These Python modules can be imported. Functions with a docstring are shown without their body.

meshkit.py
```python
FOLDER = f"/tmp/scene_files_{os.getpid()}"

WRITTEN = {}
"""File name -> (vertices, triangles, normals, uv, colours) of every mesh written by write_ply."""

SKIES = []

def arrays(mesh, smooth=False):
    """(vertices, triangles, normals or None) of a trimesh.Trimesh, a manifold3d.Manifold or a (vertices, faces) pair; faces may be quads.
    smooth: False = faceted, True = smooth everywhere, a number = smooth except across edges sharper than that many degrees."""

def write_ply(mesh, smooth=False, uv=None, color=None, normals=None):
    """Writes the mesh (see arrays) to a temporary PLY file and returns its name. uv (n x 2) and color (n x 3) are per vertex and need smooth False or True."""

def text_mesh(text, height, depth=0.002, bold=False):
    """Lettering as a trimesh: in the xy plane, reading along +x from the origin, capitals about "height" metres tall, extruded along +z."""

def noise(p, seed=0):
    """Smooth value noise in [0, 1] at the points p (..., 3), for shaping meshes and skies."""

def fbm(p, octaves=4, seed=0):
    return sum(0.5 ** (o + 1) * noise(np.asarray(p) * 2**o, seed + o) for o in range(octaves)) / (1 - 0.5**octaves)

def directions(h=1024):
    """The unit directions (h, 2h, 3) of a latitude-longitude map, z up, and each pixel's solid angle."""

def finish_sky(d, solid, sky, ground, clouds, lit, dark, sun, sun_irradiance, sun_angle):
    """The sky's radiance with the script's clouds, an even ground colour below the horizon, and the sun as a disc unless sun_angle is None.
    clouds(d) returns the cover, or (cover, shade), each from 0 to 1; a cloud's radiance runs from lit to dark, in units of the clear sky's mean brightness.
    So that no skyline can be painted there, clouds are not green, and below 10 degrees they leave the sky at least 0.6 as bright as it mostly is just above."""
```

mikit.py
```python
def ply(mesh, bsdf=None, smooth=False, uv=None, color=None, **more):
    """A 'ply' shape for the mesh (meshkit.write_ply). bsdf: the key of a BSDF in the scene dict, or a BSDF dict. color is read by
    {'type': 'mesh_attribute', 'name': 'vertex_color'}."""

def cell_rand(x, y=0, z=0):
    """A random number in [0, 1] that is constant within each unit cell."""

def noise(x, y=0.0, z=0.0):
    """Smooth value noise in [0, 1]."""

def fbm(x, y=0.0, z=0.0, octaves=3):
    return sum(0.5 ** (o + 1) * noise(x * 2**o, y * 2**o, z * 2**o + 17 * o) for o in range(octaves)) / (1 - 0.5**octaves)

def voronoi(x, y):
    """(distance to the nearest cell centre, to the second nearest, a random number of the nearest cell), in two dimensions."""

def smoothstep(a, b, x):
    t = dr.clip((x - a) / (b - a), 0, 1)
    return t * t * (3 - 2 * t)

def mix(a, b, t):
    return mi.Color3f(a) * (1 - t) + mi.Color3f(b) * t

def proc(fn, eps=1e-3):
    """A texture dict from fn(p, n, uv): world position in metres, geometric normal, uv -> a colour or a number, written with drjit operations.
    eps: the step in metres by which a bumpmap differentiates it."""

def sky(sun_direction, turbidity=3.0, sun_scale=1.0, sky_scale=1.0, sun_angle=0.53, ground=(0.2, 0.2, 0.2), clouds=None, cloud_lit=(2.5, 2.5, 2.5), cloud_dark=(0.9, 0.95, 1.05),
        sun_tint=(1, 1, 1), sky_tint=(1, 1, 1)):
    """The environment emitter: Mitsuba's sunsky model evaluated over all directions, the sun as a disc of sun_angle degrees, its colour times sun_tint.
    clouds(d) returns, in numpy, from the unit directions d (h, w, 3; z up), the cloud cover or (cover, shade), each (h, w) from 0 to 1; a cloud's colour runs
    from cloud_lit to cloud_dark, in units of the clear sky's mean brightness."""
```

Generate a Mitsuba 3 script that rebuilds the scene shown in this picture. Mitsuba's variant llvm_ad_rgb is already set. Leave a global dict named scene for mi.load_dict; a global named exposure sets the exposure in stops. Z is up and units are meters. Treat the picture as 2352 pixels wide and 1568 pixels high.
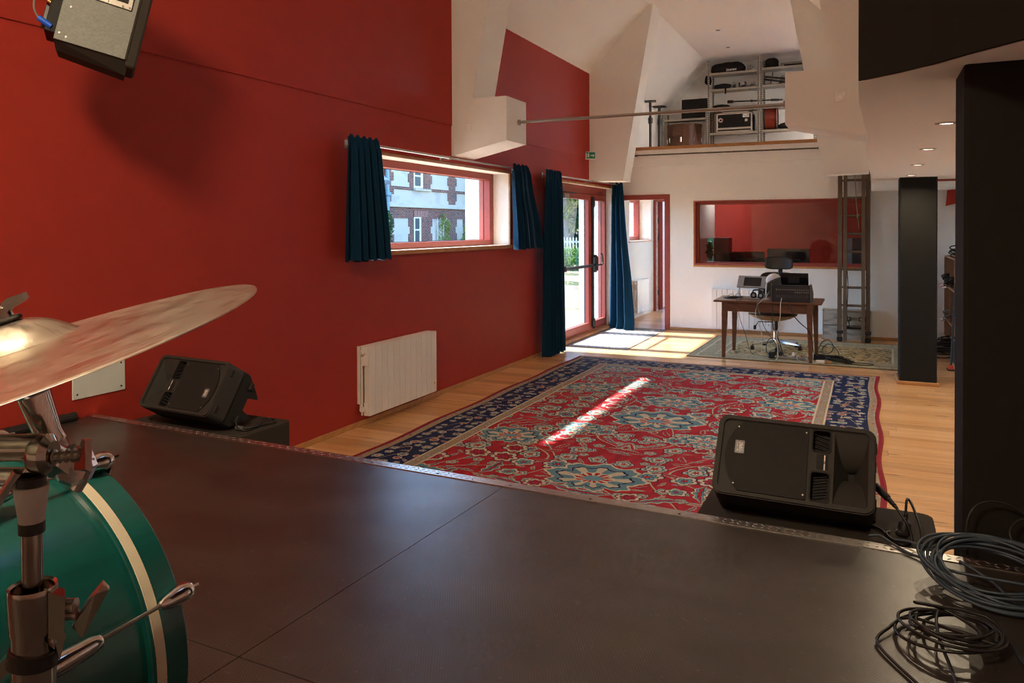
import math, random, numpy as np, trimesh, mitsuba as mi, drjit as dr, mikit, meshkit
from mikit import proc, noise, fbm, voronoi, cell_rand, smoothstep, mix
from scipy.spatial import ConvexHull
T = mi.ScalarTransform4f
scene, labels = {'type': 'scene'}, {}

# ------------------------------------------------------------------ camera (eye on the stage, 1.62 m above the floor)
H = 1.62
YAW, PITCH, ROLL, FPX, CY = 0.433284, 0.0148935, -0.00440087, 1775.29, 550.02
_f = np.array([-math.sin(YAW) * math.cos(PITCH), math.cos(YAW) * math.cos(PITCH), -math.sin(PITCH)])
_r = np.array([math.cos(YAW), math.sin(YAW), 0.0])
_u = np.cross(_r, _f)
_u = -_r * math.sin(ROLL) + _u * math.cos(ROLL)
scene['camera'] = {'type': 'perspective', 'fov_axis': 'x', 'fov': math.degrees(2 * math.atan(1176 / FPX)), 'near_clip': 0.05, 'far_clip': 500.0,
                   'principal_point_offset_y': (CY - 784) / 1568 * -1,
                   'to_world': T().look_at(origin=[0, 0, H], target=[float(_f[0]), float(_f[1]), H + float(_f[2])], up=[float(v) for v in _u])}

# ------------------------------------------------------------------ sky and sun, lamps, exposure
exposure = 4.4
DLK, SLK, CRK = 0.14, 5.2, 7.0
scene['sky'] = mikit.sky((-1.0, -0.03, 0.91), turbidity=3.0, sun_scale=1.05, sky_scale=2.0, sun_angle=1.3, ground=(0.32, 0.30, 0.26), sky_tint=(0.85, 1.0, 1.12), sun_tint=(0.92, 1.0, 1.14))
LAMP_W = (1.0, 0.79, 0.53)

def emit(k, tint=LAMP_W):
    return {'type': 'area', 'radiance': {'type': 'rgb', 'value': [k * c for c in tint]}}

# ------------------------------------------------------------------ mesh helpers: a mesh is (vertices, triangles)
def join(ms):
    vs, fs, n = [], [], 0
    for v, f in ms:
        vs.append(np.asarray(v, float)); fs.append(np.asarray(f, int) + n); n += len(v)
    return np.vstack(vs), np.vstack(fs)

def quads(q):
    q = np.asarray(q, int)
    return np.vstack([q[:, [0, 1, 2]], q[:, [0, 2, 3]]])

_BF = np.array([[0, 2, 3, 1], [4, 5, 7, 6], [0, 1, 5, 4], [2, 6, 7, 3], [0, 4, 6, 2], [1, 3, 7, 5]])

def hull(pts):
    p = np.asarray(pts, float)
    h = ConvexHull(p)
    f = h.simplices.copy()
    n = np.cross(p[f[:, 1]] - p[f[:, 0]], p[f[:, 2]] - p[f[:, 0]])
    bad = np.einsum('ij,ij->i', n, h.equations[:, :3]) < 0
    f[bad] = f[bad][:, ::-1]
    used, inv = np.unique(f, return_inverse=True)
    return p[used], inv.reshape(f.shape)

def box(x0, x1, y0, y1, z0, z1, b=0.0):
    """A box, its edges chamfered by b."""
    lo, hi = np.array([x0, y0, z0], float), np.array([x1, y1, z1], float)
    c = np.array([[i, j, k] for i in (0, 1) for j in (0, 1) for k in (0, 1)], float)
    if b <= 0:
        return lo + c * (hi - lo), quads(_BF)
    return hull(np.vstack([lo + (np.clip(c + (1 - 2 * c) * np.where(np.arange(3) == a, 0, 1) * b / (hi - lo), 0, 1)) * (hi - lo) for a in range(3)]))

def cbox(c, s, b=0.0):
    return box(c[0] - s[0] / 2, c[0] + s[0] / 2, c[1] - s[1] / 2, c[1] + s[1] / 2, c[2] - s[2] / 2, c[2] + s[2] / 2, b)

def frame_of(d):
    d = np.asarray(d, float); d = d / np.linalg.norm(d)
    a = np.cross(d, [0, 0, 1] if abs(d[2]) < 0.9 else [1, 0, 0]); a /= np.linalg.norm(a)
    return a, np.cross(d, a), d

def tube(pts, r, n=8, cap=True, closed=False):
    """A round bar along a polyline; r a number or one per point."""
    p = np.asarray(pts, float); m = len(p)
    t = (np.roll(p, -1, 0) - np.roll(p, 1, 0)) if closed else np.gradient(p, axis=0)
    t /= np.linalg.norm(t, axis=1, keepdims=True) + 1e-12
    a = np.zeros_like(p); a[0] = frame_of(t[0])[0]
    for i in range(1, m):
        v = a[i - 1] - t[i] * (a[i - 1] @ t[i]); a[i] = v / (np.linalg.norm(v) + 1e-12)
    b = np.cross(t, a)
    ang = np.arange(n) * 2 * np.pi / n
    rr = np.broadcast_to(np.asarray(r, float), (m,))
    v = p[:, None] + rr[:, None, None] * (np.cos(ang)[None, :, None] * a[:, None] + np.sin(ang)[None, :, None] * b[:, None])
    mm = m if closed else m - 1
    i, j = np.meshgrid(np.arange(mm), np.arange(n), indexing='ij')
    i2 = (i + 1) % m
    q = np.stack([i * n + j, i * n + (j + 1) % n, i2 * n + (j + 1) % n, i2 * n + j], -1).reshape(-1, 4)
    v, f = v.reshape(-1, 3), quads(q)
    if cap and not closed:
        k = len(v); v = np.vstack([v, p[[0, -1]]]); e = np.arange(n); e2 = (e + 1) % n
        f = np.vstack([f, np.stack([np.full(n, k), e2, e], 1), np.stack([np.full(n, k + 1), (m - 1) * n + e, (m - 1) * n + e2], 1)])
    return v, f

def cyl(p0, p1, r, n=16, r1=None):
    return tube([p0, p1], [r, r if r1 is None else r1], n)

def lathe(prof, n=32, at=(0, 0, 0), axis=(0, 0, 1)):
    """A solid of revolution from (radius, height) points along the axis."""
    a, b, d = frame_of(axis); pr = np.asarray(prof, float); m = len(pr)
    ang = np.arange(n) * 2 * np.pi / n
    v = np.asarray(at, float) + pr[:, 1][:, None, None] * d + pr[:, 0][:, None, None] * (np.cos(ang)[None, :, None] * a + np.sin(ang)[None, :, None] * b)
    i, j = np.meshgrid(np.arange(m - 1), np.arange(n), indexing='ij')
    q = np.stack([i * n + j, i * n + (j + 1) % n, (i + 1) * n + (j + 1) % n, (i + 1) * n + j], -1).reshape(-1, 4)
    return v.reshape(-1, 3), quads(q)

def prism(poly, h0, h1, plane='xy'):
    """A polygon (u, v points) extruded from h0 to h1 across its plane: xy (along z), xz (along y), yz (along x)."""
    from shapely.geometry import Polygon
    g = poly if hasattr(poly, 'geom_type') else Polygon(poly)
    if hasattr(g, 'geoms'):
        return join([prism(p, h0, h1, plane) for p in g.geoms if p.geom_type == 'Polygon'])
    m = trimesh.creation.extrude_polygon(g, h1 - h0, engine='earcut')
    v, f = np.array(m.vertices), np.array(m.faces)
    v[:, 2] += h0
    if plane == 'xz':
        v = v[:, [0, 2, 1]]; f = f[:, ::-1]
    elif plane == 'yz':
        v = v[:, [2, 0, 1]]
    return v, f

def rot(m, deg, axis='z', at=(0, 0, 0)):
    c, s = math.cos(math.radians(deg)), math.sin(math.radians(deg))
    R = {'z': [[c, -s, 0], [s, c, 0], [0, 0, 1]], 'x': [[1, 0, 0], [0, c, -s], [0, s, c]], 'y': [[c, 0, s], [0, 1, 0], [-s, 0, c]]}[axis]
    return (np.asarray(m[0]) - at) @ np.array(R).T + at, m[1]

def mv(m, d):
    return np.asarray(m[0]) + np.asarray(d, float), m[1]

def basis(m, o, ex, ey, ez):
    """Local coordinates to world: origin and three axes."""
    return np.asarray(m[0]) @ np.array([ex, ey, ez], float) + np.asarray(o, float), m[1]

def text(s, h, depth=0.001, bold=True):
    m = meshkit.text_mesh(s, h, depth, bold)
    v = np.array(m.vertices); v[:, 0] -= (v[:, 0].max() + v[:, 0].min()) / 2; v[:, 1] -= h / 2
    return v, np.array(m.faces)

def spline(pts, n=8, closed=False):
    """Catmull-Rom through the points."""
    p = np.asarray(pts, float); m = len(p); out = []
    g = (lambda i: p[i % m]) if closed else (lambda i: p[min(max(i, 0), m - 1)])
    for i in range(m if closed else m - 1):
        a, b, c, d = g(i - 1), g(i), g(i + 1), g(i + 2)
        for t in np.arange(n) / n:
            out.append(0.5 * (2 * b + (c - a) * t + (2 * a - 5 * b + 4 * c - d) * t * t + (3 * b - a - 3 * c + d) * t ** 3))
    if not closed:
        out.append(p[-1])
    return np.array(out)

# ------------------------------------------------------------------ scene helpers
def numbered(k):
    if k not in scene and k not in _roots:
        return k
    i = 1
    while f'{k}_{i:03d}' in scene or f'{k}_{i:03d}' in _roots:
        i += 1
    return f'{k}_{i:03d}'

_roots = set()

def tag(k, label=None, cat=None, group=None, kind=None):
    d = labels.setdefault(k, {})
    for n, v in (('label', label), ('category', cat), ('group', group), ('kind', kind)):
        if v: d[n] = v
    return k

def thing(name, label, cat, group=None, kind=None):
    """The key that the parts of a thing start with."""
    k = numbered(name); _roots.add(k)
    return tag(k, label, cat, group, kind)

def put(name, mesh, mat, parent=None, smooth=False, label=None, cat=None, group=None, kind=None, **kw):
    k = numbered(f'{parent}__{name}' if parent else name)
    _roots.add(k)
    scene[k] = mikit.ply(mesh, mat, smooth=smooth, **kw)
    if label or cat or group or kind: tag(k, label, cat, group, kind)
    return k

def struct(name, mesh, mat, label, smooth=False, **kw):
    return put(name, mesh, mat, None, smooth, label, None, None, 'structure', **kw)

# ------------------------------------------------------------------ materials
def rgb(c):
    return {'type': 'rgb', 'value': list(c)} if isinstance(c, (tuple, list)) else c

def mat(name, color, rough=0.5, metal=0.0, spec=0.5, bump=None, bscale=1.0, **kw):
    b = {'type': 'principled', 'base_color': rgb(color), 'roughness': rough, 'metallic': metal, **({} if 'eta' in kw else {'specular': spec}), **kw}
    if bump is not None:
        b = {'type': 'bumpmap', 'arbitrary': bump, 'scale': bscale, 'bsdf': b}
    scene[name] = {'type': 'twosided', 'bsdf': b}
    return name

def _orange_peel(p, n, uv):
    return noise(p.x * 260, p.y * 260, p.z * 260) * 0.0004
def _plaster(p, n, uv):
    return fbm(p.x * 40, p.y * 40, p.z * 40, 2) * 0.0012
def _redcol(p, n, uv):
    return mix((0.335, 0.024, 0.014), (0.365, 0.028, 0.016), fbm(p.x * 6, p.y * 6, p.z * 6, 3))
def _oak(p, n, uv):
    """uv.x: the plank's own number, uv.y unused. Planks run along x."""
    r = uv.x
    t = cell_rand(mi.Float(r * 977.0), 3.0)
    g = fbm(p.x * 1.6 + r * 91, p.y * 30 + r * 37, r * 13, 4)
    fine = noise(p.x * 9 + r * 31, p.y * 330, r * 7)
    c = mix((0.61, 0.345, 0.148), (0.49, 0.258, 0.100), smoothstep(0.3, 0.8, g))
    c = mix(c, (0.32, 0.155, 0.06), 0.22 * fine)
    d, _, _ = voronoi(p.x * 1.1 + r * 53, p.y * 6 + r * 29)
    c = mix(c, (0.14, 0.07, 0.03), (1 - smoothstep(0.02, 0.10, d)) * 0.75 * smoothstep(0.5, 0.6, cell_rand(mi.Float(r * 511.0), 9.0)))
    c = mix(c, (0.68, 0.44, 0.23), smoothstep(0.45, 1.0, t) * 0.45)
    return mix(c, (0.30, 0.155, 0.07), (1 - smoothstep(0.0, 0.35, t)) * 0.35)
def _trimwood(p, n, uv):
    g = fbm((p.x + p.y) * 2.5, p.z * 40 + (p.x - p.y) * 22, 0.0, 3)
    return mix((0.50, 0.24, 0.085), (0.36, 0.16, 0.055), g)

mat('red_paint', proc(_redcol), 0.62, spec=0.35, bump=proc(_orange_peel), bscale=1.0)
mat('white_paint', (0.80, 0.785, 0.735), 0.75, spec=0.2, bump=proc(_plaster), bscale=1.0)
mat('white_gloss', (0.80, 0.79, 0.75), 0.35, spec=0.4)
mat('black_paint', (0.016, 0.0155, 0.014), 0.8, spec=0.15)
mat('oak_floor', proc(_oak), 0.30, spec=0.45)
mat('joint_dark', (0.10, 0.055, 0.03), 0.8)
mat('trim_wood', proc(_trimwood), 0.42, spec=0.4)
mat('red_frame', (0.30, 0.055, 0.040), 0.42, spec=0.4)
scene['pane'] = {'type': 'thindielectric', 'int_ior': 1.5}

XL, YB, ZM = -3.80, 12.15, 2.12           # red wall, back wall, underside of the mezzanine
XO = -4.365                               # outer face of the red wall
XC = -1.914                               # axis of the nave
# ---- floor: a sub-floor and its oak planks one by one, running across the nave
struct('floor', box(-4.0, 1.6, -4.2, 15.7, -0.14, -0.012), 'joint_dark', 'oak plank floor of the whole room')
rng = random.Random(5)
PW, y = 0.148, 1.02
while y < 15.5:
    x = -3.8 - rng.uniform(0.0, 1.3)
    xe = 1.25 if y < 12.1 else -2.86
    while x < xe:
        L = rng.uniform(1.5, 2.6)
        a, b = max(x, -3.80), min(x + L, xe)
        if b - a > 0.12:
            m = box(a + 0.0006, b - 0.0006, y + 0.0006, y + PW - 0.0006, -0.012, 0.0, 0.0012)
            put('plank', m, 'oak_floor', 'floor', uv=np.tile([rng.random(), 0.5], (len(m[0]), 1)))
        x += L
    y += PW
# ---- red wall with its window and glass door openings (the upper panel stands 9 mm proud of the wall below it)
WY0, WY1, WZ0, WZ1 = 5.10, 8.15, 1.40, 2.275
DY0, DY1, DZ1 = 9.22, 12.12, 2.275
def holed(x0, x1, ya, yb, za, zb, holes, b=0.0):
    """A wall slab in the yz plane, with rectangular holes (y0, y1, z0, z1)."""
    from shapely.geometry import box as B
    g = B(ya, za, yb, zb)
    for h in holes:
        g = g.difference(B(h[0], h[2], h[1], h[3]))
    return prism(g, x0, x1, 'yz')
struct('wall_left', holed(XO, XL, -4.2, 12.16, -0.14, 4.6, [(WY0, WY1, WZ0, WZ1), (DY0, DY1, -0.2, DZ1)]), 'red_paint', 'tall red painted wall on the left')
put('upper_panel', box(XL, XL + 0.009, -4.0, YB, 2.645, 3.95), 'red_paint', 'wall_left')
put('outer_render', holed(XO - 0.02, XO, -4.2, 16.0, -0.14, 3.2, [(WY0, WY1, WZ0 - 0.02, WZ1), (DY0, DY1, -0.2, DZ1), (13.1, 14.55, 1.38, 2.16)]), 'white_paint', 'wall_left')
def lintels(y0, y1, z0, z1, door=False):
    xi = -4.035 if door else -4.10
    s = [box(XO, xi, y0 - 0.001, y0 + 0.006, z0, z1), box(XO, xi, y1 - 0.006, y1 + 0.001, z0, z1), box(XO, xi, y0, y1, z1 - 0.006, z1 + 0.001)]
    return join(s if door else s + [box(XO - 0.03, -4.10, y0, y1, z0 - 0.02, z0 + 0.012)])
put('outer_reveal', lintels(WY0, WY1, WZ0, WZ1), 'white_paint', 'wall_left')
put('outer_reveal', lintels(DY0, DY1, 0.0, DZ1, True), 'white_paint', 'wall_left')
# ---- ends of the room
def wall_y(y0, y1, xa, xb, za, zb, holes):
    from shapely.geometry import box as B
    g = B(xa, za, xb, zb)
    for h in holes:
        g = g.difference(B(h[0], h[2], h[1], h[3]))
    return prism(g, y0, y1, 'xz')
CWX0, CWX1, CWZ0, CWZ1 = -2.495, -0.03, 1.005, 2.030      # window of the control room
HX0, HX1, HZ1 = -3.79, -2.88, 2.13                        # doorway of the back wall
struct('wall_back', wall_y(YB, YB + 0.16, -3.85, 1.6, -0.1, 2.60, [(CWX0, CWX1, CWZ0, CWZ1), (HX0, HX1, -0.2, HZ1)]), 'white_paint', 'white back wall with the control room window')
put('loft_slab', box(-3.85, 0.3, YB, 15.8, 2.60, 2.855), 'white_paint', 'wall_back')
put('loft_floor_edge', box(-3.8, -0.03, YB - 0.012, YB + 0.10, 2.855, 2.905, 0.004), 'trim_wood', 'wall_back')
put('loft_floorboards', box(-3.8, -0.03, YB + 0.10, 15.6, 2.855, 2.897), 'trim_wood', 'wall_back')
struct('wall_rear', box(-4.2, 1.6, -4.2, -4.0, -0.1, 5.0), 'white_paint', 'wall behind the stage')
struct('wall_right', box(1.25, 1.45, -4.2, 15.7, -0.1, 5.0), 'white_paint', 'wall on the right of the side aisle')
put('loft_end', box(-3.85, 0.1, 15.6, 15.75, 2.6, 5.0), 'white_paint', 'wall_back')
# ---- ceiling of the nave: two slopes and a flat strip; upper right wall over the aisle
def slab(poly, y0, y1):
    return prism(poly, y0, y1, 'xz')
ZF = 4.83
struct('ceiling', join([slab([(-4.4, 3.30), (-3.80, 3.90), (-2.88, ZF), (-2.88, ZF + 0.2), (-4.4, 3.5)], -4.2, 15.8), slab([(-2.9, ZF), (-0.93, ZF), (-0.93, ZF + 0.2), (-2.9, ZF + 0.2)], -4.2, 15.8),
        slab([(-0.028, 3.90), (0.2, 3.9), (-0.75, ZF + 0.2), (-0.95, ZF + 0.2), (-0.95, ZF)], 2.9, 15.8), box(-0.95, 1.6, -4.2, 2.95, ZF, ZF + 0.2)]), 'white_paint', 'white ceiling with two slopes and a flat strip')
edge = [(-0.036, 2.938), (-0.040, 3.42), (-0.034, 3.68), (-0.025, 4.12), (-0.012, 4.66), (-0.016, 5.3), (-0.021, 5.93), (-0.014, 6.6), (-0.009, 7.25), (0.002, 7.9), (0.010, 8.52), (0.016, 10), (0.024, YB)]
front = [(-0.036, 2.938), (0.07, 2.828), (0.173, 2.723), (0.256, 2.609), (0.375, 2.465), (0.62, 2.16), (0.92, 1.80), (1.26, 1.40)]
struct('ceiling_mezzanine', prism(edge[::-1] + [(x + .012, y + .012) for x, y in front[1:]] + [(1.26, YB)], ZM, ZM + 0.24), 'white_paint', 'low ceiling over the side aisle with recessed lights')
def strip(line, z0, z1, t):
    """An upright sheet of thickness t on the left of a plan line."""
    p = np.asarray(line, float); d = np.gradient(p, axis=0); d /= np.linalg.norm(d, axis=1, keepdims=True)
    q = p + t * np.stack([-d[:, 1], d[:, 0]], 1)
    return prism(np.vstack([p, q[::-1]]), z0, z1)
struct('wall_gallery', strip(edge, ZM + 0.02, 3.95, -0.12), 'white_paint', 'wall over the edge of the side aisle ceiling')
struct('wall_gallery_front', strip(front, ZM + 0.002, ZF, 0.10), 'black_paint', 'black wall above the end of the side aisle ceiling')
# ---- boxed roof trusses
def truss(name, left, y0, y1, label):
    k = thing(name, label, None, kind='structure')
    put('left_leg', prism(left, y0, y1, 'xz'), 'white_paint', k)
    put('right_leg', prism([(2 * XC - x, z) for x, z in left][::-1], y0, y1, 'xz'), 'white_paint', k)
    return k
truss('roof_truss', [(-3.82, 2.335), (-3.19, 2.47), (-3.19, 2.90), (-3.56, 2.90), (-3.20, 4.79), (-3.9, 4.79)], 6.78, 7.25, 'nearer boxed white roof truss with stub ends')
truss('roof_truss', [(-3.82, 2.315), (-3.28, 2.302), (-2.805, 4.95), (-3.9, 4.95)], 10.96, 11.34, 'farther boxed white roof truss by the loft')
t = thing('tie_rod', 'long steel tie rod between the stub ends of the nearer roof truss', 'rod')
put('rod', cyl((-3.19, 7.06, 2.676), (-0.638, 7.02, 2.668), 0.0155, 12), 'steel', t, smooth=30)
for x, y, s in ((-3.19, 7.06, 1), (-0.638, 7.02, -1)):
    put('nut', cyl((x, y, 2.674), (x + s * 0.035, y, 2.674), 0.03, 6), 'steel', t)
# ---- columns
for y0, y1, x0, x1, lab in ((2.765, 3.045, 0.266, 0.62, 'black painted column at the end of the stage'), (8.87, 9.30, 0.28, 0.622, 'black painted column farther down the aisle')):
    k = thing('column', lab, None, kind='structure')
    put('shaft', box(x0, x1, y0, y1, 0.0, ZM + 0.01, 0.012), 'black_paint', k)
    put('base_trim', box(x0 - 0.022, x1 + 0.022, y0 - 0.022, y1 + 0.022, 0.0, 0.035, 0.006), 'trim_wood', k)
# ---- baseboards
struct('baseboard_left', join([box(XL, XL + 0.013, 2.7, DY0 - 0.02, 0.0, 0.042, 0.003)]), 'trim_wood', 'low oak baseboard along the red wall')
struct('baseboard_back', join([box(HX1 + 0.01, 1.25, YB - 0.014, YB, 0.0, 0.045, 0.003)]), 'trim_wood', 'low oak baseboard along the back wall')
# ---- rooms behind the back wall: hall on the left, control room
struct('wall_hall_left', holed(XO, -3.802, 12.16, 15.8, -0.1, 4.6, [(13.1, 14.55, 1.38, 2.16)]), 'white_paint', 'white wall of the hall behind the doorway')
struct('wall_hall_right', box(-2.86, -2.76, YB + 0.15, 14.75, -0.1, 2.6), 'white_paint', 'partition between hall and control room')
struct('wall_hall_end', wall_y(14.75, 14.9, -3.83, -2.8, -0.1, 2.6, [(-3.75, -2.95, -0.2, 2.14)]), 'white_paint', 'end wall of the hall')
struct('wall_control_room', join([box(-2.8, 1.25, 15.5, 15.6, -0.1, 2.6), box(0.30, 0.40, YB + 0.15, 15.6, -0.1, 2.6)]), 'red_paint', 'red walls of the control room')
mat('steel', (0.42, 0.39, 0.35), 0.36, metal=0.9)
mat('chrome', (0.78, 0.77, 0.75), 0.10, metal=1.0)
mat('black_metal', (0.02, 0.02, 0.022), 0.38, spec=0.5)
mat('black_plastic', (0.018, 0.018, 0.018), 0.45, spec=0.4)
mat('dark_gasket', (0.015, 0.015, 0.02), 0.6)
mat('velvet', (0.0050, 0.032, 0.068), 0.9, spec=0.1, sheen=0.5)
def pane(name, parent, a, b, c, d, **kw):
    """One sheet of glass through four corners."""
    return put(name, (np.array([a, b, c, d], float), np.array([[0, 1, 2], [0, 2, 3]])), 'pane', parent, **kw)
def liner(parent, x_in, x_out, y0, y1, z0, z1, sill=True, w=0.026, proud=0.018):
    """Boards lining an opening of the red wall: white faces, oak front edges."""
    def four(xa, xb, g):
        s = [box(xa, xb, y0, y0 + w, z0, z1), box(xa, xb, y1 - w, y1, z0, z1), box(xa, xb, y0, y1, z1 - w, z1)]
        return join(s + ([box(xa, xb, y0, y1, z0, z0 + w)] if sill else []))
    put('reveal_board', four(x_out, x_in, 0), 'white_paint', parent)
    put('front_edge', four(x_in, x_in + proud, 0), 'trim_wood', parent)
def rect_frame(x0, x1, y0, y1, z0, z1, wl, wr, wt, wb, b=0.004):
    return join([box(x0, x1, y0, y0 + wl, z0, z1, b), box(x0, x1, y1 - wr, y1, z0, z1, b), box(x0, x1, y0 + wl, y1 - wr, z1 - wt, z1, b), box(x0, x1, y0 + wl, y1 - wr, z0, z0 + wb, b)])
# ---- window of the red wall
k = thing('window_1', 'long red framed window in the red wall, between two short dark curtains', None, kind='structure')
liner(k, XL, -4.0, WY0, WY1, WZ0, WZ1)
put('frame', rect_frame(-4.075, -3.995, WY0 + .026, WY1 - .026, WZ0 + .026, WZ1 - .026, .095, .095, .072, .06), 'red_frame', k)
put('outer_frame', rect_frame(-4.18, -4.075, WY0 + .01, WY1 - .005, WZ0 + .01, WZ1 - .01, .05, .035, .05, .05), 'red_frame', k)
put('gasket', rect_frame(-4.083, -4.079, WY0 + .10, WY1 - .10, WZ0 + .08, WZ1 - .09, .022, .022, .012, .012, 0), 'dark_gasket', k)
gy0, gy1, gz0, gz1 = WY0 + .121, WY1 - .121, WZ0 + .086, WZ1 - .098
pane('glass', k, (-4.045, gy0, gz0), (-4.045, gy1, gz0), (-4.045, gy1, gz1), (-4.045, gy0, gz1))
put('sill_lip', box(-3.80, -3.765, WY0 - .02, WY1 + .05, WZ0 - .012, WZ0 + .026, .004), 'trim_wood', k)
# ---- glazed door of the red wall: side light, leaf with panic bar, narrow leaf
k = thing('door_1', 'red framed glass door with a black panic bar in the red wall', None, kind='structure')
liner(k, XL, -3.90, DY0, DY1, 0.0, DZ1, sill=False)
put('threshold', box(-3.95, -3.785, DY0, DY1, 0.0, .04, .005), 'trim_wood', k)
put('frame', join([box(-4.0, -3.90, DY0 + .026, DY1 - .026, 2.135, 2.25, .004), box(-4.0, -3.90, DY0 + .026, DY0 + .07, .04, 2.14, .004), box(-4.0, -3.90, 9.84, 9.895, .04, 2.14, .004), box(-4.0, -3.9, DY1 - .06, DY1 - .015, .04, 2.14, .004),
    box(-4.0, -3.90, DY0 + .07, 9.84, .04, .14, .004)]), 'red_frame', k)
put('outer_frame', join([box(-4.035, -3.99, DY1 - .04, DY1 - .003, .0, 2.25), box(-4.035, -3.99, DY0 + .005, DY0 + .05, .0, 2.25), box(-4.035, -3.99, DY0, DY1, 2.16, 2.25)]), 'red_frame', k)
pane('glass', k, (-3.96, DY0 + .07, .14), (-3.96, 9.84, .14), (-3.96, 9.84, 2.13), (-3.96, DY0 + .07, 2.13))
def leaf(y0, y1, wl, wr):
    l = put('leaf', rect_frame(-3.955, -3.893, y0, y1, .05, 2.13, wl, wr, .085, .115), 'red_frame', k)
    z0, z1 = .05 + .115, 2.13 - .085
    pane('glass', l, (-3.93, y0 + wl, z0), (-3.93, y1 - wr, z0), (-3.93, y1 - wr, z1), (-3.93, y0 + wl, z1))
    put('gasket', rect_frame(-3.968, -3.957, y0 + wl - .03, y1 - wr + .03, z0 - .02, z1 + .02, .03, .032, .02, .02, 0), 'dark_gasket', l)
    return l
leaf(9.90, 11.33, .115, .125)
leaf(11.335, DY1 - .06, .125, .055)
b = put('panic_bar', join([tube([(-3.83, 9.99, 1.045), (-3.83, 11.33, 1.045)], .021, 10), box(-3.845, -3.815, 9.99, 11.3, 1.045, 1.06)]), 'black_metal', k, smooth=30)
put('end_bracket', join([box(-3.893, -3.80, 9.955, 10.03, 1.005, 1.085, .012)]), 'black_metal', b)
put('lock_box', join([box(-3.893, -3.80, 11.31, 11.41, .935, 1.20, .03), cyl((-3.85, 11.36, 1.02), (-3.80, 11.36, 1.06), .03)]), 'black_metal', b, smooth=30)
put('lever', tube(spline([(-3.80, 11.38, 1.045), (-3.775, 11.44, 1.05), (-3.77, 11.50, 1.06), (-3.77, 11.515, 1.12), (-3.77, 11.49, 1.20), (-3.775, 11.44, 1.22)], 5), .011, 8), 'black_metal', b, smooth=40)
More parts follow.
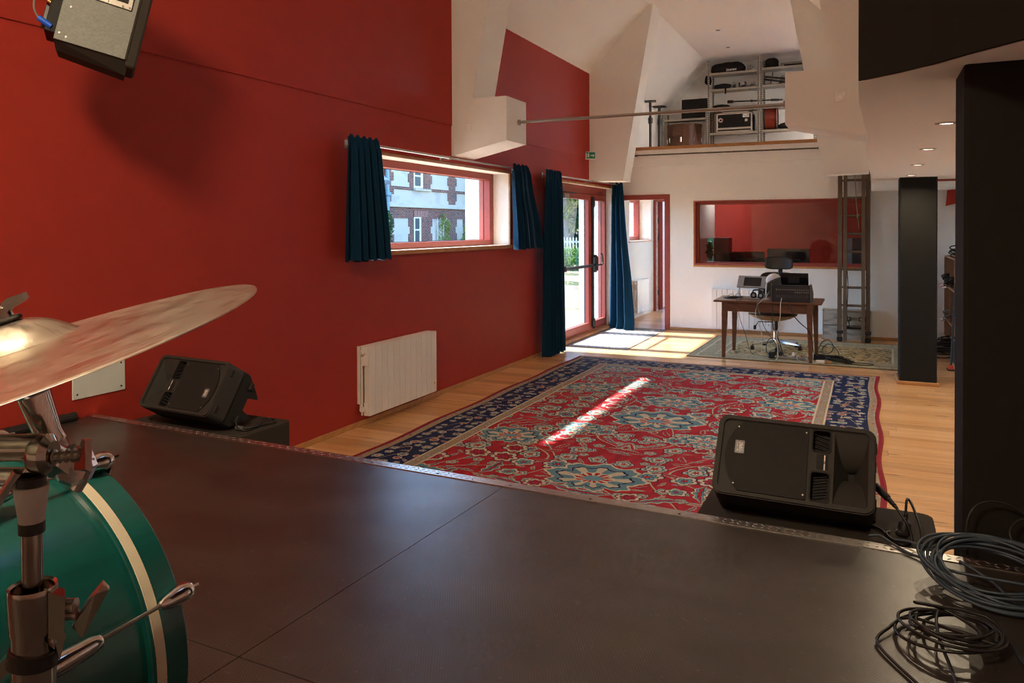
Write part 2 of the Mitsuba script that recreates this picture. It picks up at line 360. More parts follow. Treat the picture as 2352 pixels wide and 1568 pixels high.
put('bolt_rod', join([box(-3.893, -3.868, 11.325, 11.385, .09, 2.09, .005), box(-3.893, -3.845, 11.31, 11.40, 1.93, 2.10, .03), box(-3.893, -3.845, 11.31, 11.40, .07, .23, .03)]), 'black_metal', k)
put('door_closer', join([box(-3.895, -3.83, 9.93, 10.16, 2.035, 2.095, .006), box(-3.87, -3.845, 9.97, 10.55, 2.115, 2.13, .002), box(-3.87, -3.84, 9.93, 10.02, 2.095, 2.13)]), 'black_metal', k)
put('closer_cover', box(-3.893, -3.826, 10.02, 10.21, 2.03, 2.098, .006), 'steel', k)
# ---- doorway of the back wall, the hall's window and its inner red door
k = thing('door_2', 'open doorway with a red frame in the back wall', None, kind='structure')
put('frame', join([box(HX0 - .03, HX0 + .045, YB - .012, YB + .17, 0, HZ1), box(HX1 - .07, HX1 + .012, YB - .014, YB + .17, 0, HZ1 + .012, .004), box(HX0 - .03, HX1 + .012, YB - .014, YB + .17, HZ1 - .065, HZ1 + .012, .004)]), 'red_frame', k)
k = thing('window_3', 'small red framed window of the hall seen through the doorway', None, kind='structure')
put('frame', rect_frame(-4.12, -4.02, 13.1, 14.55, 1.38, 2.16, .08, .08, .07, .07), 'red_frame', k)
pane('glass', k, (-4.07, 13.15, 1.44), (-4.07, 14.5, 1.44), (-4.07, 14.5, 2.1), (-4.07, 13.15, 2.1))
put('reveal_board', join([box(-4.02, -3.82, 13.08, 13.1, 1.36, 2.18), box(-4.02, -3.82, 14.55, 14.57, 1.36, 2.18), box(-4.02, -3.82, 13.1, 14.55, 2.16, 2.18)]), 'white_paint', k)
put('sill_board', box(-4.02, -3.79, 13.06, 14.6, 1.355, 1.38, .004), 'trim_wood', k)
k = thing('door_3', 'red door standing open at the end of the hall', None, kind='structure')
put('leaf', box(-3.785, -3.735, 14.92, 15.75, .02, 2.13, .004), 'red_frame', k)
put('leaf_edge', join([box(-3.735, -3.66, 14.90, 14.95, .02, 2.13, .004)]), 'red_frame', k)
for z in (.35, 1.75, 1.42):
    put('hinge', cyl((-3.745, 14.89, z - .05), (-3.745, 14.89, z + .05), .014, 8), 'black_metal', k)
put('frame', join([box(-3.81, -3.75, 14.74, 14.92, 0, 2.17, .003), box(-2.96, -2.89, 14.74, 14.92, 0, 2.17), box(-3.81, -2.89, 14.74, 14.92, 2.12, 2.18)]), 'red_frame', k)
# ---- window of the control room
k = thing('window_2', 'wide control room window in the back wall, red reveal and oak edge', None, kind='structure')
def rect_y(y0, y1, x0, x1, z0, z1, w, wb=None, b=.0):
    wb = w if wb is None else wb
    return join([box(x0, x0 + w, y0, y1, z0, z1, b), box(x1 - w, x1, y0, y1, z0, z1, b), box(x0 + w, x1 - w, y0, y1, z1 - w, z1, b), box(x0 + w, x1 - w, y0, y1, z0, z0 + wb, b)])
put('oak_edge', join([box(CWX0, CWX0 + .016, YB - .012, YB + .02, CWZ0, CWZ1), box(CWX0, CWX1, YB - .016, YB + .02, CWZ0, CWZ0 + .03, .003), box(CWX1 - .016, CWX1, YB - .012, YB + .02, CWZ0, CWZ1)]), 'trim_wood', k)
put('reveal', rect_y(YB - .008, YB + .16, CWX0 + .012, CWX1 - .012, CWZ0 + .02, CWZ1, .02, .03), 'red_frame', k)
put('frame', rect_y(YB + .10, YB + .16, CWX0 + .02, CWX1 - .02, CWZ0 + .04, CWZ1 - .01, .05, .035), 'red_frame', k)
pane('glass', k, (CWX0 + .05, YB + .11, CWZ0 + .05), (CWX1 - .05, YB + .11, CWZ0 + .05), (CWX1 - .05, YB + .11, CWZ1 - .04), (CWX0 + .05, YB + .11, CWZ1 - .04))
# ---- curtain rods and curtains
def curtain(name, y0, y1, yb0, yb1, z0, z1, x, amp, folds, label, group=None, seed=1, lean=0.0, head=0.05, flare=0.012, dirx=None, puddle=0.0, waist=None):
    """A gathered curtain: pleated sheet with thickness; top span y0..y1, bottom span yb0..yb1, plane x (or along dirx)."""
    r = random.Random(seed); nu, nv = 150, 34
    ph = [r.uniform(0, 6.28) for _ in range(4)]
    u = np.linspace(0, 1, nu); V = np.linspace(0, 1, nv)
    uu = u + 0.018 * np.sin(2 * np.pi * (folds * 0.37) * u + ph[2])
    P = np.zeros((nv, nu, 3)); N = np.zeros((nv, nu, 3))
    for i, v in enumerate(V):
        z = z1 + (z0 - z1) * v
        e = v ** 0.8
        if waist: e = e + waist * math.sin(math.pi * min(1, v * 1.6)) * 0.25
        ya, yb_ = y0 + (yb0 - y0) * e, y1 + (yb1 - y1) * e
        a = amp * (0.75 + 0.9 * v) * (1.0 if v > head else 0.55)
        wob = a * np.sin(2 * np.pi * folds * uu + ph[0] + 0.5 * v) + 0.35 * a * np.sin(2 * np.pi * folds * 2.3 * u + ph[1] + v)
        if v < head + 0.02: wob = wob * 0.6 + 0.006 * np.sin(2 * np.pi * folds * 3 * u)
        if abs(v - head) < 0.02: wob *= 0.8
        xx = x + wob + lean * v + (puddle * max(0, (v - 0.94) / 0.06) ** 2)
        P[i, :, 0], P[i, :, 1], P[i, :, 2] = xx, ya + (yb_ - ya) * u, z + (0.012 * np.sin(2 * np.pi * folds * 1.0 * u + ph[3]) if i in (0,) else 0)
        if v > 0.97: P[i, :, 2] += 0.008 * np.sin(2 * np.pi * folds * uu + ph[3])
    du = np.gradient(P, axis=1); dv = np.gradient(P, axis=0)
    N = np.cross(du, dv); N /= np.linalg.norm(N, axis=2, keepdims=True)
    A, B = P.reshape(-1, 3), (P + 0.003 * N).reshape(-1, 3)
    i, j = np.meshgrid(np.arange(nv - 1), np.arange(nu - 1), indexing='ij')
    q = np.stack([i * nu + j, i * nu + j + 1, (i + 1) * nu + j + 1, (i + 1) * nu + j], -1).reshape(-1, 4)
    f1, f2 = quads(q), quads(q[:, ::-1]) + nv * nu
    m = (np.vstack([A, B]), np.vstack([f1, f2]))
    return m
cg = thing('curtain_rod', 'thin telescopic curtain rod above the long window', 'curtain rod')
put('tube', cyl((-3.70, 5.02, 2.303), (-3.70, 6.55, 2.303), .0125, 10), 'chrome', cg, smooth=30)
put('inner_tube', cyl((-3.70, 6.55, 2.303), (-3.70, 8.26, 2.303), .0095, 10), 'steel', cg, smooth=30)
for y in (5.06, 6.56, 8.22):
    put('bracket', join([box(-3.80, -3.70, y - .006, y + .006, 2.283, 2.293), box(-3.803, -3.795, y - .02, y + .02, 2.26, 2.33), cyl((-3.70, y - .012, 2.303), (-3.70, y + .012, 2.303), .018, 10)]), 'steel', cg)
cg = thing('curtain_rod', 'thin telescopic curtain rod above the glass door', 'curtain rod')
put('tube', cyl((-3.70, 9.10, 2.303), (-3.70, 10.78, 2.303), .0125, 10), 'chrome', cg, smooth=30)
put('inner_tube', cyl((-3.70, 10.78, 2.303), (-3.66, 12.1, 2.303), .0095, 10), 'steel', cg, smooth=30)
for y in (9.14, 10.79, 12.05):
    put('bracket', join([box(-3.80, -3.70, y - .006, y + .006, 2.283, 2.293), box(-3.803, -3.795, y - .02, y + .02, 2.26, 2.33), cyl((-3.70, y - .012, 2.303), (-3.70, y + .012, 2.303), .018, 10)]), 'steel', cg)
def hang(m, label, seed, fabric='velvet'):
    k = put('curtain', m, fabric, None, True, label, 'curtain')
    return k
hang(curtain('c', 4.89, 5.30, 4.87, 5.43, 1.365, 2.345, -3.655, .024, 5, None, seed=3, waist=-.25), 'short black curtain on the left end of the long window', 3)
hang(curtain('c', 7.93, 8.36, 8.0, 8.70, 1.375, 2.345, -3.655, .026, 4, None, seed=8, waist=-.6), 'short dark curtain flaring out on the right end of the long window', 8)
hang(curtain('c', 8.93, 9.45, 8.86, 9.50, 0.015, 2.345, -3.655, .030, 6, None, seed=5), 'floor length black curtain on the near side of the glass door', 5)
m = curtain('c', 0.0, 0.20, -0.03, 0.40, 0.01, 2.335, 0.0, .050, 2.6, None, seed=12, puddle=-.03, waist=-.5)
v = np.array(m[0]); v = np.stack([-3.775 + v[:, 1] * 1.06 + v[:, 0] * 0.5, 12.03 - 0.62 * v[:, 1] + v[:, 0] * 0.85, v[:, 2]], 1)
hang((v, m[1][:, ::-1]), 'dark blue floor length curtain in the corner by the open doorway', 12)
m = curtain('c', 0.0, 0.10, 0.0, 0.12, 0.04, 2.12, 0.0, .02, 2.2, None, seed=14)
v = np.array(m[0]); v = np.stack([-3.50 + v[:, 1], 15.05 + v[:, 0], v[:, 2]], 1)
hang((v, m[1][:, ::-1]), 'narrow blue curtain beside the open red door at the end of the hall', 14)
# ------------------------------------------------------------------ outdoors: yard, eaves, brick house, porch, fence, trees
def _yard(p, n, uv):
    a = fbm(p.x * 0.5, p.y * 0.5, 0.0, 4)
    b = fbm(p.x * 7, p.y * 7, 3.0, 3)
    c = mix((0.115, 0.10, 0.072), (0.17, 0.15, 0.115), b)
    c = mix(c, (0.035, 0.055, 0.018), smoothstep(0.48, 0.60, a) * smoothstep(0.2, 0.6, b))
    d, _, w = voronoi(p.x * 5, p.y * 5)
    return mix(c, (0.24, 0.18, 0.085), (1 - smoothstep(0.18, 0.30, d)) * smoothstep(0.55, 0.6, w))
mat('yard', proc(_yard), 0.9, spec=0.1)
mat('render_cream', proc(lambda p, n, uv: mix((0.46, 0.43, 0.36), (0.38, 0.36, 0.32), smoothstep(0.55, 0.8, fbm(p.y * 1.2, p.z * 2.5, 0.0, 4)))), 0.9, spec=0.1)
def _brick(p, n, uv):
    z = p.z / 0.068; r = dr.floor(z); y = p.y / 0.226 + 0.5 * (r - 2 * dr.floor(r / 2))
    k = cell_rand(dr.floor(y), r, 5.0)
    c = mix((0.17, 0.055, 0.036), (0.10, 0.038, 0.033), k)
    c = mix(c, (0.07, 0.036, 0.04), smoothstep(0.75, 0.85, cell_rand(dr.floor(y), r, 8.0)))
    j = dr.minimum(dr.abs(z - r - 0.5) * 2, 1.0)
    jy = dr.abs(y - dr.floor(y) - 0.5) * 2
    return dr.select((j > 0.76) | (jy > 0.93), mi.Color3f((0.28, 0.25, 0.21)), c)
mat('brickwork', proc(_brick), 0.9, spec=0.1)
def _soldier(p, n, uv):
    y = p.y / 0.075; k = cell_rand(dr.floor(y), 2.0, 5.0)
    return dr.select(dr.abs(y - dr.floor(y) - 0.5) * 2 > 0.76, mi.Color3f((0.38, 0.34, 0.29)), mix((0.26, 0.085, 0.055), (0.15, 0.060, 0.052), k))
mat('brick_arch', proc(_soldier), 0.9, spec=0.1)
mat('window_white', (0.62, 0.64, 0.64), 0.5)
mat('dark_room', (0.05, 0.07, 0.08), 0.35)
mat('slate', proc(lambda p, n, uv: mix((0.055, 0.095, 0.105), (0.10, 0.15, 0.155), cell_rand(dr.floor(p.y * 6), dr.floor(p.z * 14), 1.0))), 0.6)
mat('timber_blue', (0.05, 0.085, 0.105), 0.6)
mat('zinc_blue', (0.12, 0.24, 0.30), 0.45)
mat('terracotta', (0.38, 0.17, 0.10), 0.8)
mat('bark', (0.17, 0.15, 0.12), 0.9)
mat('fence_white', (0.55, 0.54, 0.49), 0.7)
for nm, c in (('leaf_green', (0.10, 0.20, 0.045)), ('leaf_light', (0.24, 0.30, 0.09)), ('leaf_dark', (0.035, 0.085, 0.035))):
    scene[nm] = {'type': 'principledthin', 'base_color': rgb(c), 'roughness': 0.5, 'diff_trans': 0.8, 'spec_trans': 0.0}
struct('ground', box(-70, XO - 0.02, -30, 90, -0.6, -0.06), 'yard', 'gravel and grass yard outside the windows')
mat('paving', proc(lambda p, n, uv: mix((0.24, 0.235, 0.215), (0.19, 0.185, 0.17), fbm(p.x * 9, p.y * 9, 0.0, 3))), 0.85)
struct('path', box(XO - 0.75, XO + 0.3, 2, 20, -0.5, -0.03), 'paving', 'pale paving along the outer wall')
struct('roof_eaves', prism([(-5.08, 2.74), (-5.05, 2.66), (-4.36, 3.22), (-4.36, 3.36)], -4.0, 16.0, 'xz'), 'trim_wood', 'roof overhang outside above the windows')
hs = thing('house', 'cream rendered house with red brick corners seen through the long window', 'house')
XH = -18.0
put('wall', box(XH - .6, XH, 26.5, 34.5, -.6, 4.8), 'render_cream', hs)
def hb(name, y0, y1, z0, z1, d=.03, m='brickwork', parent=hs):
    return put(name, box(XH - .05, XH + d, y0, y1, z0, z1), m, parent)
def quoin(yc0, yc1, grow0, grow1, zs):
    """A toothed brick column: blocks alternately narrow and wide."""
    for i, (a, b) in enumerate(zip(zs, zs[1:])):
        w = i % 2
        hb('brick_block', yc0 - grow0 * w, yc1 + grow1 * w, a, b)
lower, upper = [-.6, -.2, .12, .44, .76, 1.06, 1.39, 1.70, 2.06], [2.80, 3.10, 3.33, 3.62, 3.98, 4.30, 4.62, 4.78]
upper2 = upper[:2] + [3.28] + [3.41] + upper[3:]
quoin(26.5, 26.96, 0, .20, lower); quoin(26.5, 26.96, 0, .20, [2.74, 3.05, 3.28]); quoin(26.5, 26.96, 0, .20, upper[2:])
quoin(31.82, 32.42, .12, .14, lower); quoin(31.82, 32.42, .12, .14, [2.70, 2.90, 3.28]); quoin(31.82, 32.42, .12, .14, upper[2:])
quoin(28.42, 28.68, .13, 0, lower); quoin(29.90, 30.12, 0, .14, lower)
quoin(28.42, 28.70, .13, 0, upper[2:]); quoin(29.50, 30.12, 0, .14, upper[2:])
quoin(33.30, 33.62, .10, 0, lower); quoin(33.46, 33.62, .0, 0, upper[2:])
hb('string_course', 26.5, 28.68, 3.28, 3.40, .045); hb('string_course', 29.98, 33.62, 3.28, 3.40, .045)
hb('brick_band', 26.5, 33.62, 2.06, 2.53, .03)
hb('cornice', 26.5, 33.62, 2.53, 2.69, .12, 'render_cream'); hb('cornice_top', 26.5, 33.62, 2.69, 2.73, .09, 'render_cream')
hb('flat_arch', 28.66, 29.90, 2.13, 2.40, .05, 'brick_arch')
for y0, y1, z0, z1 in ((28.70, 29.48, 3.40, 4.75), (28.70, 29.30, .45, 2.12)):
    hb('reveal', y0 - .02, 29.9 if z0 < 1 else y1 + .02, z0, z1, -.0, 'dark_room') if False else None
    w = hb('window', y0, y1, z0, z1, .035, 'window_white')
    zc = (z0 + z1) / 2 if z0 > 1 else 1.56
    zc = 3.92 if z0 > 1 else zc
    for a, b in ((z0 + .08, zc - .035), (zc + .035, z1 - .06)):
        hb('pane', y0 + .10, y1 - (.22 if z0 > 1 else .16), a, b, .042, 'dark_room', w)
hb('jamb_brick', 29.30, 29.90, -.6, 2.13, .02)
hb('window_sill', 28.66, 30.0, 3.27, 3.36, .16, 'render_cream')
dp = put('downpipe', cyl((XH + .14, 26.52, -.5), (XH + .14, 26.52, 4.75), .085, 12), 'zinc_blue', hs, smooth=30)
put('hopper', join([box(XH + .03, XH + .26, 26.36, 26.66, 2.95, 3.12, .03), box(XH + .05, XH + .22, 26.42, 26.62, 2.72, 2.95, .03)]), 'zinc_blue', dp)
put('collar', lathe([(.085, -.04), (.105, -.03), (.105, .03), (.085, .04)], 12, (XH + .14, 26.52, 2.2)), 'zinc_blue', dp)
put('end_wall', box(XH - .6, XH + .02, 24.2, 26.5, -.6, 4.8), 'brickwork', hs)
pr = thing('porch', 'small porch with a blue grey slate roof beside the brick house', 'porch')
for i in range(9):
    f0, f1 = i / 9, (i + 1) / 9
    put('slate_row', prism([(-16.0 - 1.9 * f0, 3.36 + 1.25 * f0), (-16.0 - 1.9 * f0 - .02, 3.41 + 1.25 * f0), (-16.0 - 1.9 * f1 - .03, 3.385 + 1.25 * f1), (-16.0 - 1.9 * f1 - .03, 3.35 + 1.25 * f1)], 20.0, 23.98 - .0 * f0, 'xz'), 'slate', pr)
put('fascia', box(-16.06, -16.0, 20.0, 23.95, 3.25, 3.36), 'timber_blue', pr)
put('beam', box(-16.25, -16.08, 20.2, 23.75, 3.05, 3.25), 'timber_blue', pr)
put('post', box(-16.3, -16.05, 23.14, 23.36, -.5, 3.1, .02), 'timber_blue', pr)
put('bracket', tube([(-16.17, 23.1, 2.2), (-16.17, 22.6, 2.95)], .07, 6), 'timber_blue', pr)
put('back_wall', box(-18.0, -17.9, 20.0, 24.2, -.5, 4.6), 'render_cream', pr)
def leaves(name, parent, label_kind, pts, size, m, seed):
    g = np.random.default_rng(seed); n = len(pts)
    d = g.normal(size=(n, 3)); d /= np.linalg.norm(d, axis=1, keepdims=True)
    e = np.cross(d, g.normal(size=(n, 3))); e /= np.linalg.norm(e, axis=1, keepdims=True)
    s = size * g.uniform(.6, 1.3, (n, 1)); f = np.cross(d, e)
    q = np.stack([pts - s * d, pts + s * .38 * e, pts + s * d, pts - s * .38 * e + s * .15 * f], 1).reshape(-1, 3)
    i = np.arange(n)[:, None] * 4
    return put(name, (q, np.vstack([i + [0, 1, 2], i + [0, 2, 3]])), m, parent, kind='stuff')
def blob(n, c, r, seed):
    g = np.random.default_rng(seed); u = g.normal(size=(n, 3)); u /= np.linalg.norm(u, axis=1, keepdims=True)
    return np.array(c) + u * np.array(r) * (g.uniform(0.25, 1, (n, 1)) ** .5)
def tree(label, x, y, h, r, trunk, m, seed, n=2600, low=1.6):
    t = thing('tree', label, 'tree')
    put('trunk', tube(spline([(x, y, -.1), (x + .05, y, h * .3), (x - .1, y + .1, h * .6), (x + .1, y, h * .85)], 4), np.linspace(trunk, trunk * .35, 13), 10), 'bark', t, smooth=50)
    g = np.random.default_rng(seed)
    for i in range(5):
        a = i * 1.3 + seed; z = h * (.35 + .1 * i)
        put('branch', tube(spline([(x, y, z), (x + r * .4 * math.cos(a), y + r * .4 * math.sin(a), z + .5), (x + r * .8 * math.cos(a), y + r * .8 * math.sin(a), z + .7)], 3), [trunk * .35] * 3 + [trunk * .2] * 4, 6), 'bark', t)
    P = [blob(n // 9, (x + r * .7 * math.cos(k * 2.4) * g.uniform(.3, 1), y + r * .7 * math.sin(k * 2.4) * g.uniform(.3, 1), low + .6 + (h - low) * g.uniform(0, 1)), (r * .55, r * .55, r * .42), seed + k) for k in range(9)]
    leaves('foliage', t, None, np.vstack(P), .17, m, seed)
tree('pale green leafy tree beyond the garden fence, in the left glass of the door', -13.4, 35.0, 6.5, 2.2, .20, 'leaf_light', 3, 7000, 1.6)
tree('dark green tree with a grey trunk behind the garden fence', -11.9, 36.5, 7.5, 2.0, .26, 'leaf_dark', 7, 6500, 1.3)
tree('tall green tree standing far behind the garden', -15.5, 46.0, 11.0, 4.5, .3, 'leaf_green', 11, 7000, 0.8)
hd_ = thing('hedge', 'low green hedge in front of the garden fence', 'hedge')
g = np.random.default_rng(4)
leaves('foliage', hd_, None, np.column_stack([g.uniform(-15, -8, 3600), g.uniform(28.2, 29.6, 3600), g.uniform(-.1, .78, 3600)]), .11, 'leaf_green', 5)
leaves('flowering_tips', hd_, None, np.column_stack([g.uniform(-15, -8, 500), g.uniform(28.2, 29.4, 500), g.uniform(.55, .95, 500)]), .07, 'leaf_light', 6)
hd2 = thing('hedge', 'tall dark hedge behind the garden fence', 'hedge')
leaves('foliage', hd2, None, np.column_stack([g.uniform(-17, -7, 6500), g.uniform(38.0, 39.4, 6500), g.uniform(-.1, 3.4, 6500)]), .20, 'leaf_dark', 25)
fn = thing('fence', 'white picket fence at the end of the garden', 'fence')
for i in range(44):
    x = -14.2 + i * .135
    put('picket', hull([(x + a, 30.0 + b, z) for a in (-.03, .03) for b in (-.012, .012) for z in (-.1, 1.18)] + [(x, 30.0, 1.25)]), 'fence_white', fn)
for z in (.35, 1.0):
    put('rail', box(-14.3, -8.2, 30.013, 30.045, z, z + .08), 'fence_white', fn)
sh = thing('shrub', 'dark green shrub in front of the porch post', 'shrub')
leaves('foliage', sh, None, np.vstack([blob(500, (-15.5, 22.8, .9), (.28, .28, 1.3), 3), blob(300, (-15.5, 22.9, 1.7), (.25, .3, .6), 4)]), .10, 'leaf_dark', 8)
pt = thing('flower_pot', 'terracotta pot standing beside the porch', 'pot')
put('pot', lathe([(.0005, 0), (.10, 0), (.15, .24), (.17, .24), (.17, .29), (.13, .29), (.12, .2), (.0005, .2)], 18, (-15.7, 23.0, 1.10)), 'terracotta', pt, smooth=30)
put('stand', box(-15.9, -15.5, 22.8, 23.2, -.1, 1.10), 'timber_blue', pt)
cp = thing('climbing_plant', 'green climbing plant on a trellis on the house wall', 'plant')
for i in range(4):
    put('trellis_bar', cyl((XH + .10, 30.6 + i * .28, .2), (XH + .10, 30.6 + i * .28, 2.1), .015, 5), 'fence_white', cp)
for i in range(5):
    put('trellis_bar', cyl((XH + .10, 30.5, .4 + i * .38), (XH + .10, 31.55, .4 + i * .38), .015, 5), 'fence_white', cp)
leaves('foliage', cp, None, np.vstack([blob(240, (XH + .2, 31.3, 1.0), (.14, .32, .5), 1), blob(160, (XH + .2, 31.35, 1.7), (.12, .2, .35), 2), blob(110, (XH + .2, 30.75, 1.2), (.10, .14, .9), 3), blob(80, (XH + .2, 30.95, 2.05), (.1, .14, .25), 4)]), .075, 'leaf_light', 9)
pl_ = thing('plant', 'pale upright plant growing at the foot of the house wall', 'plant')
leaves('foliage', pl_, None, np.vstack([blob(160, (XH + .4, 32.6, .9), (.2, .35, .35), 11), blob(60, (XH + .4, 32.6, 1.4), (.05, .05, .5), 12), blob(60, (XH + .4, 32.95, 1.3), (.05, .05, .6), 13)]), .08, 'leaf_light', 14)
# ------------------------------------------------------------------ recessed lights of the side aisle
DL = [(0.335, 2.93), (0.338, 4.30), (0.342, 5.68), (0.352, 7.09), (0.370, 8.50)]
dn = ['unlit, nearest to the stage column', 'second from the stage column', 'in the middle of the row', 'second from the back', 'farthest, next to the black column']
mat('white_ring', (0.30, 0.27, 0.24), 0.5)
for (x, y), s in zip(DL, dn):
    k = thing('downlight', f'round recessed ceiling light of the side aisle, {s}', 'ceiling light', 'recessed lights over the side aisle')
    put('ring', lathe([(0.029, 0.0), (0.034, -0.0015), (0.050, -0.002), (0.054, 0.001), (0.029, 0.001)], 24, (x, y, ZM), (0, 0, 1)), 'white_ring', k, smooth=30)
    ang = np.arange(20) * 2 * np.pi / 20
    v = np.vstack([[x, y, ZM - 0.0035], np.stack([x + 0.029 * np.cos(ang), y + 0.029 * np.sin(ang), np.full(20, ZM - 0.0035)], 1)])
    f = np.array([[0, 1 + (i + 1) % 20, 1 + i] for i in range(20)])
    put('lamp', (v, f), 'white_ring', k, **({} if s.startswith('unlit') else {'emitter': emit(0.25)}))
    if not s.startswith('unlit'):      # the reflector lamp behind the lens: a downward cone
        scene[f'{k}_beam'] = {'type': 'spot', 'intensity': {'type': 'rgb', 'value': [DLK * c for c in LAMP_W]}, 'cutoff_angle': 76.0, 'beam_width': 35.0, 'to_world': T().look_at(origin=[x, y, ZM - 0.008], target=[x, y, 0.0], up=[0, 1, 0])}
# a round lamp over the stage, behind the camera: it throws the hanging speaker's shadow on the red wall
def ceiling_lamp(x, y, z, r, k, label, tint=LAMP_W, aim=(0, 0, -1)):
    t = thing('stage_lamp', label, 'lamp')
    a, b, d = frame_of(aim); ang = np.arange(24) * 2 * np.pi / 24
    v = np.vstack([[x, y, z], np.array([x, y, z]) + r * (np.cos(ang)[:, None] * a + np.sin(ang)[:, None] * b)])
    put('lens', (v, np.array([[0, 1 + i, 1 + (i + 1) % 24] for i in range(24)])), 'white_ring', t, emitter=emit(k, tint))
    put('housing', lathe([(r * 1.05, 0.01), (r * 1.05, -0.16), (r * 0.5, -0.24), (0.001, -0.25)], 24, (x, y, z), aim), 'black_metal', t, smooth=30)
    return t
ceiling_lamp(-0.95, -0.6, 3.95, 0.40, SLK, 'round stage lamp hanging behind the drums', aim=(-1.0, 0.3, -0.75))
# ------------------------------------------------------------------ the stage: framed black panels, tread plate edge
SZ, SA = 0.625, math.radians(-2.4)
SO, SX, SY = np.array([-1.275, 2.675, SZ]), np.array([math.cos(SA), math.sin(SA), 0]), np.array([-math.sin(SA), math.cos(SA), 0])
EZ = np.array([0, 0, 1.0])
def st(m):
    return basis(m, SO, SX, SY, EZ)
def _dots(p, n, uv):
    x, y = uv.x / 0.0074, uv.y / 0.0064
    r = dr.floor(y); x = x + 0.5 * (r - 2 * dr.floor(r / 2))
    d = dr.square(x - dr.floor(x) - 0.5) + dr.square(y - r - 0.5)
    return smoothstep(0.16, 0.02, d) * 0.00004 + fbm(uv.x * 5, uv.y * 5, 0.0, 2) * 0.0005
def _stagecol(p, n, uv):
    s = fbm(uv.x * 2.2, uv.y * 7.0, 4.0, 4)
    c = mix((0.020, 0.0165, 0.014), (0.034, 0.028, 0.0235), s)
    x, y = uv.x / 0.0074, uv.y / 0.0064
    r = dr.floor(y); x = x + 0.5 * (r - 2 * dr.floor(r / 2))
    d = dr.square(x - dr.floor(x) - 0.5) + dr.square(y - r - 0.5)
    c = c * (0.75 + 1.1 * smoothstep(0.10, 0.02, d) * smoothstep(0.25, 0.7, fbm(uv.x * 5, uv.y * 5, 3.0, 2)))      # worn tops of the pattern
    return mix(c, (0.070, 0.060, 0.052), smoothstep(0.80, 0.84, fbm(uv.x * 60, uv.y * 60, 9.0, 3)) * 0.25)
def _stagerough(p, n, uv):
    return 0.29 + 0.10 * fbm(uv.x * 2.5, uv.y * 6.0, 1.0, 3)
mat('stage_top', proc(_stagecol), proc(_stagerough), eta=1.9, bump=proc(_dots, 6e-4), bscale=1.0)
mat('stage_side', (0.02, 0.018, 0.016), 0.6)
mat('tread_plate', (0.62, 0.60, 0.57), 0.30, metal=1.0)
sg = thing('stage', 'low black stage with textured deck panels and an aluminium tread plate edge', 'stage')
from shapely.geometry import Polygon as SP
clip = SP([((x - SO[0]) * SX[0] + (y - SO[1]) * SX[1], (x - SO[0]) * SY[0] + (y - SO[1]) * SY[1]) for x, y in ((-3.79, -3.5), (1.24, -3.5), (1.24, 4), (-3.79, 4))])
for ya, yb in ((-1.325, 0.0), (-2.65, -1.325), (-3.98, -2.65)):
    for xa, xb in ((-2.55, 0.0), (0.0, 2.6)):
        g = SP([(xa + .0012, ya + .0012), (xb - .0012, ya + .0012), (xb - .0012, yb - .0012), (xa + .0012, yb - .0012)]).intersection(clip)
        m = prism(g, -0.020, 0.0)
        put('deck_panel', st(m), 'stage_top', sg, uv=m[0][:, :2] + 10)
put('frame', st(prism(SP([(-2.55, -3.98), (2.6, -3.98), (2.6, .03), (-2.55, .03)]).intersection(clip), -0.11, -0.021)), 'stage_side', sg)
put('front_board', st(prism(SP([(-2.55, 0.02), (2.6, 0.02), (2.6, .045), (-2.55, .045)]).intersection(clip), -0.625, -0.02)), 'stage_side', sg)
ed = put('edge_plate', st(join([prism(SP([(-2.6, -0.004), (2.6, -0.004), (2.6, .047), (-2.6, .047)]).intersection(clip), 0.0002, 0.0028), prism(SP([(-2.6, .045), (2.6, .045), (2.6, .0475), (-2.6, .0475)]).intersection(clip), -0.045, 0.0028)])), 'tread_plate', sg)
bars, x, i = [], -2.50, 0
while x < 2.5:
    for j, yy in enumerate((0.011, 0.033)):
        bars.append(mv(rot(hull([(-.011, 0, 0), (.011, 0, 0), (0, -.0028, 0), (0, .0028, 0), (-.005, 0, .0016), (.005, 0, .0016)]), 45 if (i + j) % 2 else -45), (x, yy, 0.0027)))
    x += 0.0245; i += 1
put('tread_bars', st(join(bars)), 'tread_plate', ed, kind='stuff')
for x in np.arange(-2.3, 2.5, 0.33):
    put('screw', st(lathe([(0.0001, .0045), (.004, .0042), (.006, .0028)], 10, (x + .01, 0.012, 0))), 'black_metal', ed)
put('wall_foam', tube([(-3.775, -1.0, SZ + .02), (-3.775, 2.70, SZ + .02)], .024, 10), 'black_plastic', sg, smooth=30)
# ------------------------------------------------------------------ floor monitors (plastic loudspeakers lying on their side) on black boxes
def loft(secs):
    """Sections of equal point count, with capped ends (star shaped about their mean or convex)."""
    n = len(secs[0]); v = np.vstack(secs); q = []
    for i in range(len(secs) - 1):
        for j in range(n):
            q.append([i * n + j, i * n + (j + 1) % n, (i + 1) * n + (j + 1) % n, (i + 1) * n + j])
    f = [quads(q)]
    return v, np.vstack(f)
def capped(poly_vw, us, insets):
    """A (v, w) polygon lofted along u with insets at the ends, closed."""
    from shapely.geometry import Polygon
    import mapbox_earcut
    P = np.asarray(poly_vw, float); c = P.mean(0)
    secs = [np.column_stack([np.full(len(P), u), c + (P - c) * (1 - k)]) for u, k in zip(us, insets)]
    v, f = loft(secs)
    t = np.asarray(mapbox_earcut.triangulate_float64(P, np.array([len(P)], np.uint32))).reshape(-1, 3)
    area = np.cross(P[t[:, 1]] - P[t[:, 0]], P[t[:, 2]] - P[t[:, 0]])
    t[area < 0] = t[area < 0][:, ::-1]
    return v, np.vstack([f, t[:, ::-1], t + (len(us) - 1) * len(P)])
